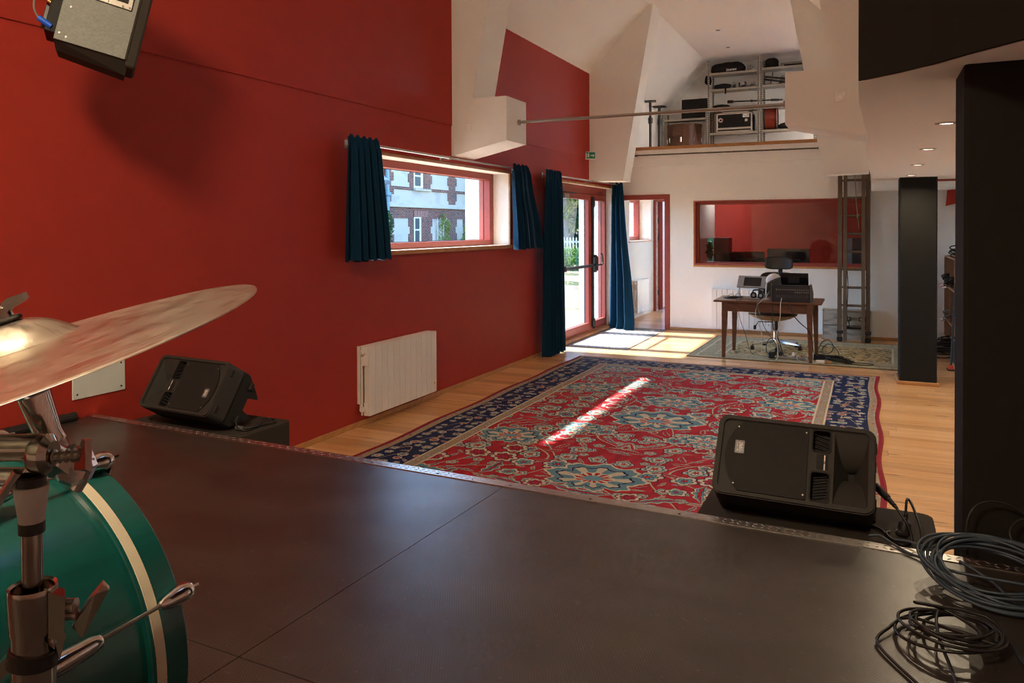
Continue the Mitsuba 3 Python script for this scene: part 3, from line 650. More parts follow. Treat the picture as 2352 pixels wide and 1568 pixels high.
def rrect(u0, u1, v0, v1, r, n=6):
    from shapely.geometry import box as B
    return B(u0 + r, v0 + r, u1 - r, v1 - r).buffer(r, quad_segs=n)
def _grille(p, n, uv):
    x, y = uv.x / 0.0046, uv.y / 0.0040
    r = dr.floor(y); x = x + 0.5 * (r - 2 * dr.floor(r / 2))
    d = dr.square(x - dr.floor(x) - 0.5) + dr.square((y - r - 0.5) * 0.87)
    return mix((0.002, 0.002, 0.002), (0.026, 0.026, 0.025), smoothstep(0.07, 0.13, d))
mat('grille', proc(_grille), 0.65, spec=0.25)
mat('speaker_body', (0.016, 0.0155, 0.015), 0.65, spec=0.25)
mat('speaker_trim', (0.034, 0.033, 0.030), 0.6, spec=0.3)
mat('badge', (0.16, 0.16, 0.165), 0.4, metal=0.5)
mat('white_print', (0.75, 0.75, 0.73), 0.5)
mat('hole_black', (0.004, 0.004, 0.004), 0.7)
ML, MB = 0.545, 0.306
def monitor(o, eu, ev, label):
    eu, ev = (np.asarray(a, float) / np.linalg.norm(a) for a in (eu, ev)); ev = ev - eu * (eu @ ev); ev /= np.linalg.norm(ev); ew = np.cross(eu, ev)
    B = lambda m: basis(m, o, eu, ev, ew)
    t = thing('floor_monitor', label, 'speaker', 'floor monitors on the stage boxes')
    prof = [(0, -.1), (0, -.17), (.085, -.285), (.10, -.29), (.115, -.215), (MB - .115, -.215), (MB - .10, -.29), (MB - .085, -.285), (MB, -.17), (MB, -.1)][::-1]
    m = capped(prof, [0.012, .03, ML - .03, ML - .012], [.07, 0, 0, .07])
    put('cabinet', B(m), 'speaker_body', t)
    put('rim', B(join([prism(rrect(0, ML, 0, MB, .036).difference(rrect(.021, ML - .021, .019, MB - .019, .022)), -.11, -.003), prism(rrect(.004, ML - .004, .004, MB - .004, .033).difference(rrect(.019, ML - .019, .017, MB - .017, .024)), -.003, .004)])), 'speaker_trim', t, smooth=35)
    from shapely.geometry import box as Bx, Point
    gr = rrect(.03, .322, .021, MB - .021, .006).intersection(Point(.215, MB / 2).buffer(.181, quad_segs=20).union(Bx(.21, 0, .4, MB)))
    plate = rrect(.02, ML - .02, .018, MB - .018, .02).difference(Bx(.41, .024, .521, MB - .024))
    for b in ((.336, .396, .024, .128), (.336, .396, .205, .284)):
        plate = plate.difference(rrect(*b, .012))
    put('baffle', B(prism(plate, -.02, -.008)), 'speaker_trim', t)
    m = prism(gr, -.009, -.002)
    put('grille', B(m), 'grille', t, uv=np.asarray(m[0])[:, :2] + 1)
    for k, (a, b) in enumerate(((.024, .128), (.205, .284))):
        v = put('vent', B(prism(rrect(.336, .396, a, b, .012), -.06, -.045)), 'hole_black', t)
        put('vent_lip', B(prism(rrect(.332, .400, a - .004, b + .004, .014).difference(rrect(.337, .395, a + .001, b - .001, .011)), -.05, -.0055)), 'speaker_body', v)
        for j in range(4):
            y = a + (b - a) * (j + 1) / 5 + (.006 if k == 0 else -.004)
            put('slat', B(rot(cbox((.366, y, -.02), (.048, .0018, .012)), -16 if k else 14, 'z', (.366, y, 0))), 'speaker_trim', v)
    c = put('logo_strip', B(prism(rrect(.352, .390, .140, .196, .004), -.0085, -.0065)), 'hole_black', t)
    put('logo_dash', B(join([cbox((.379, .182, -.006), (.0045, .022, .0012)), cbox((.379, .167, -.006), (.0035, .003, .0012)), cbox((.379, .150, -.006), (.0045, .024, .0012))])), 'white_print', c)
    # horn: a rectangular mouth flaring from a small throat
    secs = []
    for s in np.linspace(0, 1, 9):
        hu, hv = .0555 * (1 - s) + .009 * s, .130 * (1 - s) ** 2.1 + .016 * s
        secs.append(np.array([(.4655 - hu, .153 - hv, -.008 - .088 * s), (.4655 + hu, .153 - hv, -.008 - .088 * s), (.4655 + hu, .153 + hv, -.008 - .088 * s), (.4655 - hu, .153 + hv, -.008 - .088 * s)]))
    q = []
    for i in range(8):
        for j in range(4):
            q.append([i * 4 + j, (i + 1) * 4 + j, (i + 1) * 4 + (j + 1) % 4, i * 4 + (j + 1) % 4])
    hn = put('horn', B((np.vstack(secs), quads(q))), 'speaker_trim', t, smooth=40)
    put('horn_throat', B(cbox((.4655, .153, -.097), (.024, .04, .004))), 'hole_black', hn)
    put('horn_lamp', B(cbox((.472, .120, -.066), (.013, .011, .01), .002)), 'white_gloss', hn)
    put('badge', B(prism(rrect(.068, .102, .158, .208, .003), -.003, .0015)), 'badge', t)
    put('lettering', B(mv(join([rot(text('IMG', .013, .0008), -90), mv(rot(text('STAGE LINE', .0045, .0006), -90), (-.0125, 0, 0))]), (.089, .183, .0013))), 'white_print', t)
    for u, v in ((.075, .262), (.314, .268), (.075, .045), (.314, .038)):
        put('screw', B(lathe([(.0001, .002), (.003, .0015), (.0042, -.002)], 8, (u, v, 0))), 'steel', t)
    for u in (0.008, ML - 0.008):
        for v, w in ((.05, -.035), (.25, -.035), (.06, -.20), (.245, -.20)):
            put('foot', B(cbox((u, v, w), (.022, .045, .03), .006)), 'speaker_body', t)
    return t, B
def stage_box(x0, x1, y0, y1, z1, label):
    from shapely.geometry import box as Bx
    t = thing('riser_box', label, 'box', 'black boxes under the floor monitors')
    put('body', prism(Bx(x0 + .05, y0 + .05, x1 - .05, y1 - .05).buffer(.05, quad_segs=6), 0.0, z1 - .006), 'carpet_black', t, smooth=35)
    put('lid', prism(Bx(x0 + .05, y0 + .05, x1 - .05, y1 - .05).buffer(.048, quad_segs=6), z1 - .006, z1), 'carpet_black', t)
    return t
mat('carpet_black', (0.036, 0.031, 0.026), 0.85, spec=0.2, bump=proc(lambda p, n, uv: noise(p.x * 700, p.y * 700, p.z * 700) * 0.0006), bscale=1.0)
stage_box(-.585, .215, 2.735, 3.245, .55, 'black box under the right floor monitor, behind the stage edge')
monitor((-.525, 2.852, .655), (1, -.005, -.015), (0, .588, .809), 'black plastic floor monitor on a box at the stage edge, horn facing right')
stage_box(-3.76, -2.925, 2.87, 3.395, .55, 'black box under the left floor monitor, against the red wall')
monitor((-3.06, 3.08, .917), (-1, .06, .005), (-.05, -.165, -.262), 'black plastic floor monitor by the red wall, horn facing left')
# ------------------------------------------------------------------ hanging loudspeaker
mat('grey_paint', proc(lambda p, n, uv: mix((0.16, 0.175, 0.16), (0.24, 0.255, 0.235), fbm(p.x * 120, p.y * 120, p.z * 120, 2))), 0.55, bump=proc(lambda p, n, uv: noise(p.x * 500, p.y * 500, p.z * 500) * 0.0008), bscale=1.0)
mat('blue_plastic', (0.008, 0.10, 0.62), 0.35)
mat('brass', (0.55, 0.38, 0.18), 0.3, metal=1.0)
t = thing('hanging_speaker', 'grey sided loudspeaker hanging high against the red wall', 'speaker')
o = np.array([-3.22, 2.223, 2.454]); d = np.array([.583, .777, -.229]); d /= np.linalg.norm(d); nn = np.array([.8, -.6, 0]); up = np.cross(nn, d); up = up / np.linalg.norm(up) * (1 if up[2] > 0 else -1)
B = lambda m: basis(m, o, d, nn, up) if up @ np.cross(d, nn) > 0 else basis((m[0], m[1][:, ::-1]), o, d, nn, up)
put('cabinet', B(box(0, .29, -.26, -.006, 0, .60, .004)), 'carpet_black', t)
put('side_panel', B(box(0, .286, -.006, 0.0, .0, .60, .001)), 'grey_paint', t)
put('lower_skirt', B(hull([(0, -.010, .0), (.30, -.010, .0), (0, -.26, 0), (.30, -.26, 0), (.02, -.075, -.034), (.30, -.075, -.058), (.02, -.22, -.034), (.30, -.22, -.058)])), 'carpet_black', t)
put('grille', B(box(.29, .335, -.265, .004, -.03, .61, .008)), 'carpet_black', t)
put('grille_edge', B(box(.284, .292, -.262, .003, .0, .60)), 'carpet_black', t)
h = put('handle_plate', B(box(.10, .262, .0, .004, .222, .42, .001)), 'steel', t)
put('handle_recess', B(box(.122, .244, .003, .005, .247, .40)), 'hole_black', h)
put('gap', B(box(.096, .266, .0, .0015, .218, .424)), 'hole_black', h)
for u, v in ((.112, .230), (.165, .230), (.225, .230), (.254, .230)):
    put('rivet', B(lathe([(.0001, .006), (.004, .0055), (.005, .004)], 8, (u, 0, v), (0, 1, 0))), 'chrome', h)
for u, v in ((.018, .030), (.046, .021), (.036, .155)):
    put('screw', B(lathe([(.0001, .0025), (.005, .002), (.006, 0)], 8, (u, 0, v), (0, 1, 0))), 'steel', t)
put('rear_panel', B(box(-.045, 0, -.25, -.03, .03, .60, .003)), 'hole_black', t)
t2 = thing('speaker_bracket', 'black wall bracket behind the hanging loudspeaker', 'bracket')
put('strap', B(box(-.065, -.045, -.12, -.09, .05, .60, .002)), 'black_metal', t2)
put('arm', join([tube([o - nn * .2 + up * .45 - d * .05, (-3.62, 2.30, 3.0), (-3.80, 2.30, 3.02)], .014, 8)]), 'black_metal', t2)
put('wall_plate', box(-3.80, -3.785, 2.2, 2.4, 2.9, 3.15, .003), 'black_metal', t2)
for k, (z, bc, lab, far) in enumerate(((.052, 'blue_plastic', 'cable with a long blue plug at the bottom of the hanging loudspeaker', 0.0), (.15, 'brass', 'cable with a brass plug higher on the hanging loudspeaker', 0.03))):
    c = thing('speaker_cable', lab, 'cable')
    put('plug', B(cyl((-.020, -.03 - far, z), (-.075, -.03 - far, z + .022), .0125 if k == 0 else .008, 12)), bc, c, smooth=30)
    pts = [(-.075, -.03 - far, z + .022), (-.10, -.03 - far, z + .06), (-.105 - far, -.03 - far, z + .13), (-.085, -.03 - far, z + .22), (-.05, -.03 - far, z + .34), (-.04, -.03 - far, .62)]
    v = np.array(spline(pts, 8)); v = o + v[:, :1] * d + v[:, 1:2] * nn + v[:, 2:] * up
    put('lead', tube(v, .0042, 8), 'cable_grey' if k == 0 else 'black_plastic', c, smooth=40)
mat('cable_grey', (0.16, 0.17, 0.155), 0.45)
# ------------------------------------------------------------------ bass drum, cymbal and its stand
def _greenshell(p, n, uv):
    g = fbm(uv.x * 34, uv.y * 5, 2.0, 4)
    c = mix((0.0025, 0.045, 0.040), (0.005, 0.090, 0.078), g)
    return c
mat('green_lacquer', proc(_greenshell), 0.22, spec=0.6, clearcoat=0.6, clearcoat_gloss=0.9)
mat('cream_inlay', (0.56, 0.50, 0.36), 0.4)
mat('hoop_edge', (0.006, 0.05, 0.042), 0.35)
mat('drum_head', (0.02, 0.02, 0.02), 0.3)
DC, DA, DR = np.array([-1.269, .853, .950]), -.052, .313
dn_ = np.array([math.sin(DA), math.cos(DA), 0.0]); dx_ = np.array([math.cos(DA), -math.sin(DA), 0.0])
D = lambda m: basis(m, DC, dx_, dn_, EZ)                    # local: x right, y along the drum's axis towards the room, z up
t = thing('bass_drum', 'green bass drum with a cream striped hoop beside the cymbal stand', 'drum')
def ring(prof, n=160):
    v, f = lathe(prof, n, (0, 0, 0), (0, 1, 0)); return D((v, f))
def ringuv(m, n=160):
    k = len(m[0]) // n; a = np.tile(np.arange(n) / n * 6.0, k); b = np.repeat(np.arange(k), n) * .03
    return np.column_stack([b, a])
put('shell', (m := ring([(.2985, -.44), (.2985, -.06)])), 'green_lacquer', t, True, uv=np.column_stack([np.tile(np.arange(160) / 160 * 1.9, 2), np.repeat([0., .3], 160)]))
for y0, y1, lab in ((-.067, 0.0, None), (-.52, -.455, None)):
    hp = put('hoop', (m := ring([(.298, y0), (.3075, y0 - .0005), (.3095, y0 + .001), (DR, y0 + .002), (DR, y1 - .004), (DR - .003, y1), (.298, y1), (.298, y0)])), 'green_lacquer', t, 40 if False else False, uv=np.column_stack([np.tile(np.arange(160) / 160 * 1.9, 8), np.repeat(np.linspace(0, .1, 8), 160)]))
    put('inlay', ring([(DR - .001, y0 + .003), (DR + .0009, y0 + .0045), (DR + .0009, y0 + .0215), (DR - .001, y0 + .023)]), 'cream_inlay', hp, smooth=30)
put('front_head', ring([(.0005, -.03), (.15, -.027), (.296, -.03)]), 'drum_head', t, True)
put('rear_head', ring([(.0005, -.50), (.15, -.503), (.296, -.50)]), 'drum_head', t, True)
def around(ang):
    e = np.array([math.cos(ang), 0, math.sin(ang)]); w = np.array([-math.sin(ang), 0, math.cos(ang)])
    # local x: outward, y: axis, z: along the rim
    return lambda m: D(basis(m, (0, 0, 0), e, (0, 1, 0), w) if True else m)
for a in range(8):
    A = around(math.radians(19.5 + 45 * a))
    q = DR + .0135
    c = put('claw', A(join([tube([(q, y, 0) for y in (-.052, -.046, -.030, -.012, .000, .006)], [.0045, .0085, .0125, .0150, .0145, .0115], 16)])), 'chrome', t, smooth=50)
    put('hook', A(hull([(DR - .014, .0035, -.012), (DR - .014, .0035, .012), (q + .004, .0035, -.011), (q + .004, .0035, .011), (DR - .014, .008, -.010), (DR - .014, .008, .010), (q + .004, .0085, -.008), (q + .004, .0085, .008)])), 'chrome', c)
    put('rod', A(cyl((q, .008, 0), (q, -.18, 0), .0032, 8)), 'steel', c, smooth=40)
    put('rod_head', A(join([cyl((q, .006, 0), (q, .011, 0), .0065, 10), cyl((q, .011, 0), (q, .023, 0), .0036, 6)])), 'chrome', c)
    put('lug', A(join([lathe([(.0005, -.155), (.009, -.156), (.0125, -.17), (.0145, -.21), (.013, -.25), (.008, -.268), (.0005, -.27)], 14, (q, 0, 0), (0, 1, 0)), cbox((DR, -.215, 0), (.034, .05, .016), .004)])), 'chrome', t, smooth=35)
for s in (-1, 1):
    sp = put('spur', D(tube([(s * .27, -.17, -.16), (s * .36, -.06, -.322)], .0065, 8)), 'chrome', t, smooth=30)
    put('spur_tip', D(lathe([(.0005, -.012), (.011, -.008), (.011, .012), (.0005, .02)], 10, (s * .362, -.058, -.313))), 'black_plastic', sp)
# ---- cymbal
def _bronze(p, n, uv):
    r = uv.x
    a = fbm(uv.y * 3.0, r * 30, 5.0, 3)
    c = mix((0.80, 0.71, 0.56), (0.90, 0.84, 0.72), a)
    c = mix(c, (0.62, 0.50, 0.36), smoothstep(0.55, 0.8, fbm(uv.y * 9, r * 55, 2.0, 3)) * 0.5)
    return c
def _cymrough(p, n, uv):
    return 0.24 + 0.16 * fbm(uv.y * 5, uv.x * 90, 1.0, 3)
def _cymbump(p, n, uv):
    r = uv.x
    hammer = fbm(p.x * 45, p.y * 45, p.z * 45, 2)
    return dr.sin(r * 2 * math.pi / 0.0085) * 0.00010 * smoothstep(0.14, 0.18, r) + dr.sin(r * 2 * math.pi / 0.0022) * 0.00002 + hammer * 0.0012
mat('bronze', proc(_bronze), proc(_cymrough), metal=1.0, bump=proc(_cymbump, 8e-4), bscale=1.0)
CC, CN = np.array([-.752, .482, 1.492]), np.array([-.178, -.226, .958]); CN /= np.linalg.norm(CN)
rs = np.concatenate([[.006], np.linspace(.012, .048, 10), np.linspace(.055, .2286, 40)])
def cz(r):
    bow = .017 * (1 - (r / .2286) ** 1.7)
    return bow + np.where(r < .056, .024 * np.clip(1 - (r / .056) ** 2.2, 0, 1), 0)
prof = [(r, float(cz(r))) for r in rs] + [(.2286, -.0012)] + [(r, float(cz(r)) - .0012) for r in rs[::-1]]
NS = 180
m = lathe(prof[::-1], NS, CC, CN)
rad = np.repeat([r for r, _ in prof[::-1]], NS); an = np.tile(np.abs(np.arange(NS) / NS * 2 - 1) * 3, len(prof))
t = thing('cymbal', 'large bronze cymbal tilted on its stand over the bass drum', 'cymbal')
put('plate', m, 'bronze', t, True, uv=np.column_stack([rad, an]))
ca, cb, _ = frame_of(CN)
wside = np.cross(CN, _f); wside /= np.linalg.norm(wside)
# ---- stand: base tube, sleeve with clamp, upper tube, boom joint, tilter, cymbal rod with felts and wing nut
mat('dark_chrome', (0.46, 0.43, 0.39), 0.14, metal=1.0)
mat('felt', (0.05, 0.045, 0.04), 0.95)
mat('nylon', (0.50, 0.49, 0.46), 0.5)
S = thing('cymbal_stand', 'chrome cymbal stand with tilter and clamps holding the bronze cymbal', 'stand')
C0 = CC + CN * .041
put('rod', cyl(CC - CN * .085, CC + CN * .058, .004, 10), 'steel', S, smooth=30)
put('top_felt', lathe([(.004, 0), (.014, 0), (.015, .002), (.013, .004), (.004, .004)], 20, C0, CN), 'felt', S, smooth=40)
put('lower_felt', lathe([(.004, 0), (.019, 0), (.019, .014), (.004, .014)], 20, CC + CN * .022, CN), 'felt', S, smooth=40)
w0 = C0 + CN * .004
wn = put('wing_nut', lathe([(.004, 0), (.008, 0), (.0085, .003), (.007, .010), (.004, .012)], 16, w0, CN), 'dark_chrome', S, smooth=30)
for s in (-1, 1):
    put('wing', basis(prism([(.004, .001), (.009, .007), (.022, .010), (.027, .013), (.0265, .019), (.012, .018), (.004, .015)], -.004, .004, 'xz'), w0, wside * s, np.cross(CN, wside * s), CN), 'dark_chrome', wn, smooth=30)
c1 = CC - CN * .055
put('cup', lathe([(.004, .034), (.020, .034), (.021, .028), (.015, .02), (.0125, -.02), (.014, -.03), (.004, -.032)], 24, c1, CN), 'chrome', S, smooth=30)
AX = np.array([-.707, .461, 0.0]); RR = np.array([.908, .42, 0.0]); TC_ = np.array([.837, -.547, 0.0])
def at(dx, z, fwd=0.0):
    return AX + RR * dx + TC_ * fwd + EZ * z
put('upper_tube', cyl(at(0, 1.1748), at(0, 1.3868), .009, 24), 'dark_chrome', S, smooth=30)
b = put('bushing', lathe([(.009, 1.3423), (.0108, 1.3508), (.0145, 1.3794), (.0145, 1.3826), (.009, 1.3836)], 28, AX, (0, 0, 1)), 'nylon', S, smooth=30)
for pr_ in ([(.009, 1.3380), (.0112, 1.3391), (.0112, 1.3486), (.009, 1.3497)], [(.009, 1.3826), (.0125, 1.3826), (.0125, 1.3910), (.009, 1.3921)]):
    put('bushing_ring', lathe(pr_, 28, AX), 'black_metal', b, smooth=30)
j = put('boom_joint', join([tube([at(-.10, 1.4165), at(.010, 1.4186)], .0125, 24), lathe([(.0005, -.008), (.0165, -.008), (.0185, -.003), (.0185, .004), (.012, .009), (.0005, .009)], 28, at(.012, 1.4122), RR)]), 'dark_chrome', S, smooth=30)
put('joint_tube', cyl(at(-.08, 1.3910), at(-.004, 1.3910), .0085, 20), 'chrome', j, smooth=30)
put('brace', tube([at(-.045, 1.3508, .014), at(-.012, 1.3995, .014)], .0042, 10), 'chrome', j, smooth=30)
wb = put('wing_bolt', join([cyl(at(.018, 1.4091), at(.052, 1.4122), .0042, 12)] + [lathe([(.0042, -.0016), (.0068, 0), (.0042, .0016)], 14, at(.022 + .006 * i, 1.4096 + .0004 * i), RR) for i in range(5)]), 'steel', S, smooth=30)
put('bolt_wing', hull([at(.048, 1.3995, -.004), at(.048, 1.4250, -.004), at(.056, 1.3963, .005), at(.057, 1.4271, .005), at(.050, 1.3995, .008), at(.050, 1.4260, .008), at(.040, 1.3974, .002), at(.040, 1.4038, .002)]), 'dark_chrome', wb)
tc = CC - CN * .105
tl = put('tilter', join([tube([CC - CN * .080, CC - CN * .098, tc - CN * .01], [.012, .0135, .011], 20), hull([*(tc + RR * a + EZ * bz + TC_ * c for a in (-.010, .014) for bz in (-.016, .010) for c in (-.008, .008)), at(-.010, 1.4271), at(.006, 1.4313), at(.004, 1.4165, .008)])]), 'dark_chrome', S, smooth=30)
put('ratchet', join([lathe([(.0005, -.012), (.017, -.012), (.019, -.008), (.019, .004), (.015, .008), (.0005, .009)], 8, tc + RR * .016 - EZ * .006 + TC_ * .004, (.55, -.84, .1)), hull([tc + RR * .010 + EZ * .014, tc + RR * .018 + EZ * .016, tc + RR * .026 - EZ * .004, tc + RR * .018 - EZ * .008, tc + RR * .012 + EZ * .010 + TC_ * .012, tc + RR * .024 - EZ * .002 + TC_ * .012])]), 'chrome', tl)
put('tilter_bolt', join([cyl(tc + RR * .020 - EZ * .002, tc + RR * .034 - EZ * .004, .0055, 6), cyl(tc + RR * .018 - EZ * .030, tc + RR * .028 - EZ * .014, .0055, 10)]), 'chrome', tl, smooth=30)
sl = put('sleeve', lathe([(.0095, 1.2766), (.0170, 1.2787), (.0178, 1.2872), (.0205, 1.2893), (.0215, 1.2840), (.0205, 1.2490), (.0185, 1.2448), (.0183, .66), (.0005, .655)], 36, AX), 'dark_chrome', S, smooth=28)
put('sleeve_lug', hull([at(.014, 1.2872, .012), at(.030, 1.2829, .012), at(.028, 1.2405, .012), at(.014, 1.2448, .012), at(.016, 1.2872, -.008), at(.030, 1.2829, -.008), at(.028, 1.2426, -.008)]), 'dark_chrome', sl)
ws = put('wing_screw', join([cyl(at(.026, 1.2617), at(.042, 1.2617), .005, 12), lathe([(.0005, -.006), (.007, -.005), (.007, .004), (.0005, .006)], 14, at(.036, 1.2702), RR)]), 'steel', S, smooth=30)
put('wing_blade', hull([at(.036, 1.2511, -.002), at(.046, 1.2405, -.002), at(.072, 1.2872, -.002), at(.066, 1.2935, -.002), at(.052, 1.2766, -.002), at(.036, 1.2511, .003), at(.046, 1.2405, .003), at(.071, 1.2861, .003), at(.065, 1.2914, .003), at(.058, 1.2829, .006)]), 'dark_chrome', ws)
lk = put('memory_lock', lathe([(.0183, .006), (.0215, .006), (.0215, -.008), (.0183, -.008)], 30, AX + EZ * 1.2246, (.12, .10, 1)), 'black_metal', S, smooth=30)
put('lock_ear', hull([at(-.022, 1.2299, .010), at(-.040, 1.2130, .012), at(-.040, 1.1981, .012), at(-.022, 1.2130, .010), at(-.022, 1.2278, -.004), at(-.038, 1.2024, -.004)]), 'dark_chrome', lk)
put('lock_ear', hull([at(.020, 1.2405, .012), at(.030, 1.2469, .012), at(.024, 1.2236, .012), at(.020, 1.2257, -.006), at(.030, 1.2448, .0)]), 'dark_chrome', lk)
for a in (-35, 65, 185):
    e = np.array([math.cos(math.radians(a)), math.sin(math.radians(a)), 0])
    put('leg', tube([AX + e * .02 + EZ * .95, AX + e * .30 + EZ * .66, AX + e * .315 + EZ * .637], .008, 10), 'chrome', S, smooth=30)
    put('leg_brace', tube([AX + e * .02 + EZ * .72, AX + e * .17 + EZ * .795], .005, 8), 'chrome', S, smooth=30)
    put('rubber_foot', cyl(AX + e * .312 + EZ * .626, AX + e * .312 + EZ * .652, .013, 10), 'black_plastic', S, smooth=30)
# ------------------------------------------------------------------ cables lying on and behind the stage
mat('cable_black', (0.012, 0.012, 0.012), 0.38, spec=0.5)
mat('cable_blue', (0.035, 0.060, 0.085), 0.42, spec=0.5)
mat('cable_white', (0.62, 0.62, 0.60), 0.45)
def coil(cx, cy, rx, ry, turns, z0, dz, seed, ang=0.0, tilt=0.0, jit=.12, n=26, drift=(0, 0)):
    """Points of a loosely wound coil: ellipses of slightly varying size, each lying over the last."""
    r = random.Random(seed); P = []; N = int(turns * n)
    a = [r.uniform(0, 6.28) for _ in range(8)]
    for i in range(N):
        th = 2 * math.pi * i / n; k = i / n
        w = 1 + jit * math.sin(k * 1.7 + a[0]) + .6 * jit * math.sin(k * 4.1 + a[1]) + .3 * jit * math.sin(th * 2 + k * 2.3)
        x, y = rx * w * math.cos(th), ry * w * math.sin(th)
        c, s = math.cos(ang), math.sin(ang)
        X = cx + x * c - y * s + drift[0] * math.sin(k * 2.1 + a[2]); Y = cy + x * s + y * c + drift[1] * math.cos(k * 1.3 + a[3])
        z = z0 + dz * (0.5 + 0.5 * math.sin(k * 2.9 + a[4] + th * .6)) + tilt * (Y - cy + ry) + dz * .5 * k / turns
        P.append((X, Y, z))
    return P
t = thing('cable_coil', 'thick coil of dark blue cable at the right end of the stage', 'cable')
R0 = .0042
pts = [(0.0, 2.700, .634), (0.03, 2.700, .640), (.064, 2.668, .634), (.106, 2.615, .632), (.142, 2.585, .634), (.178, 2.53, .645), (.225, 2.45, .66)] + coil(.315, 2.455, .155, .135, 13, .634, .028, 7, ang=-.25, tilt=.19, jit=.10, drift=(.014, .016))
put('cable', tube(spline(pts, 3), R0, 7), 'cable_blue', t, smooth=60)
put('tail', tube(spline([(.075, 2.70, .634), (.11, 2.685, .640), (.15, 2.65, .645), (.20, 2.60, .67), (.26, 2.585, .68)], 6), R0, 7), 'cable_blue', t, smooth=60)
put('inner_end', tube(spline([(.235, 2.52, .665), (.275, 2.49, .655), (.315, 2.455, .64), (.335, 2.40, .634), (.35, 2.36, .634)], 6), R0, 7), 'cable_blue', t, smooth=60)
t = thing('cable_coil', 'loose coil of black cable lying flat in front of the blue coil', 'cable')
pts = [(.135, 1.80, .631), (.103, 1.860, .631), (.06, 1.93, .631), (.03, 1.985, .632), (.018, 2.03, .634), (.045, 2.09, .638), (.10, 2.155, .645)] + coil(.182, 2.115, .090, .098, 6.5, .632, .030, 21, ang=-.5, tilt=.03, jit=.17, drift=(.012, .014)) + [(.26, 2.20, .66), (.30, 2.13, .64), (.32, 2.04, .632), (.33, 1.95, .631), (.34, 1.85, .631)]
put('cable', tube(spline(pts, 3), .0038, 7), 'cable_black', t, smooth=60)
put('end', tube(spline([(.155, 2.16, .668), (.148, 2.10, .672), (.150, 2.03, .66), (.165, 1.96, .64), (.175, 1.88, .631), (.19, 1.78, .631)], 6), .0038, 7), 'cable_black', t, smooth=60)
t = thing('cable_coil', 'black cable loops standing against the foot of the black column', 'cable')
put('cable', tube(spline([(.262, 2.60, .66), (.268, 2.68, .72), (.295, 2.715, .768), (.345, 2.73, .785), (.40, 2.735, .772), (.45, 2.73, .73), (.47, 2.70, .66), (.43, 2.66, .64), (.38, 2.68, .70), (.40, 2.72, .735), (.45, 2.735, .745), (.50, 2.73, .72), (.53, 2.70, .65)], 7), .0038, 7), 'cable_black', t, smooth=60)
# mains lead of the right floor monitor
t = thing('power_cable', 'black power cord and plug lying behind the right floor monitor', 'cable')
put('connector', join([tube([(.020, 3.02, .700), (.060, 2.985, .672)], [.013, .0125], 10), tube([(.060, 2.985, .672), (.088, 2.955, .650)], [.0095, .0055], 10)]), 'black_plastic', t, smooth=30)
put('strain_relief', join([lathe([(.0055, -.002), (.0085, 0), (.0055, .002)], 10, np.array([.060, 2.985, .672]) + np.array([.028, -.03, -.022]) * k, (.028, -.03, -.022)) for k in (.2, .45, .7)]), 'black_plastic', t, smooth=30)
put('cord', tube(spline([(.088, 2.955, .650), (.115, 2.93, .615), (.130, 2.915, .58), (.128, 2.90, .557), (.10, 2.88, .555), (.06, 2.93, .555), (.045, 2.98, .556), (.02, 3.01, .556), (-.02, 3.03, .556)], 7), .0042, 7), 'cable_black', t, smooth=60)
put('cord_loop', tube(spline([(.065, 2.985, .556), (.055, 2.945, .562), (.075, 2.90, .560), (.12, 2.885, .565), (.155, 2.875, .570), (.158, 2.93, .600), (.140, 3.02, .640), (.128, 3.05, .655), (.120, 3.02, .66), (.115, 2.97, .62)], 7), .0042, 7), 'cable_black', t, smooth=60)
put('plug', join([lathe([(.0005, -.03), (.017, -.028), (.021, -.010), (.019, .012), (.008, .024), (.006, .045), (.0005, .046)], 16, (.112, 2.965, .588), (.12, .35, .9)), cbox((.105, 2.955, .568), (.045, .03, .024), .008)]), 'black_plastic', t, smooth=30)
t = thing('power_cable', 'black power cord curled on the box beside the left floor monitor', 'cable')
put('cord', tube(spline([(-3.06, 3.10, .60), (-3.035, 3.09, .570), (-3.0, 3.10, .556), (-2.985, 3.13, .556), (-3.0, 3.20, .556), (-2.97, 3.27, .560), (-2.985, 3.32, .562), (-3.03, 3.33, .565), (-3.05, 3.29, .57), (-3.01, 3.22, .57), (-2.98, 3.16, .565), (-3.02, 3.12, .56)], 7), .0045, 7), 'cable_black', t, smooth=60)
put('plug', cbox((-3.035, 3.10, .566), (.05, .026, .022), .006), 'badge', t)
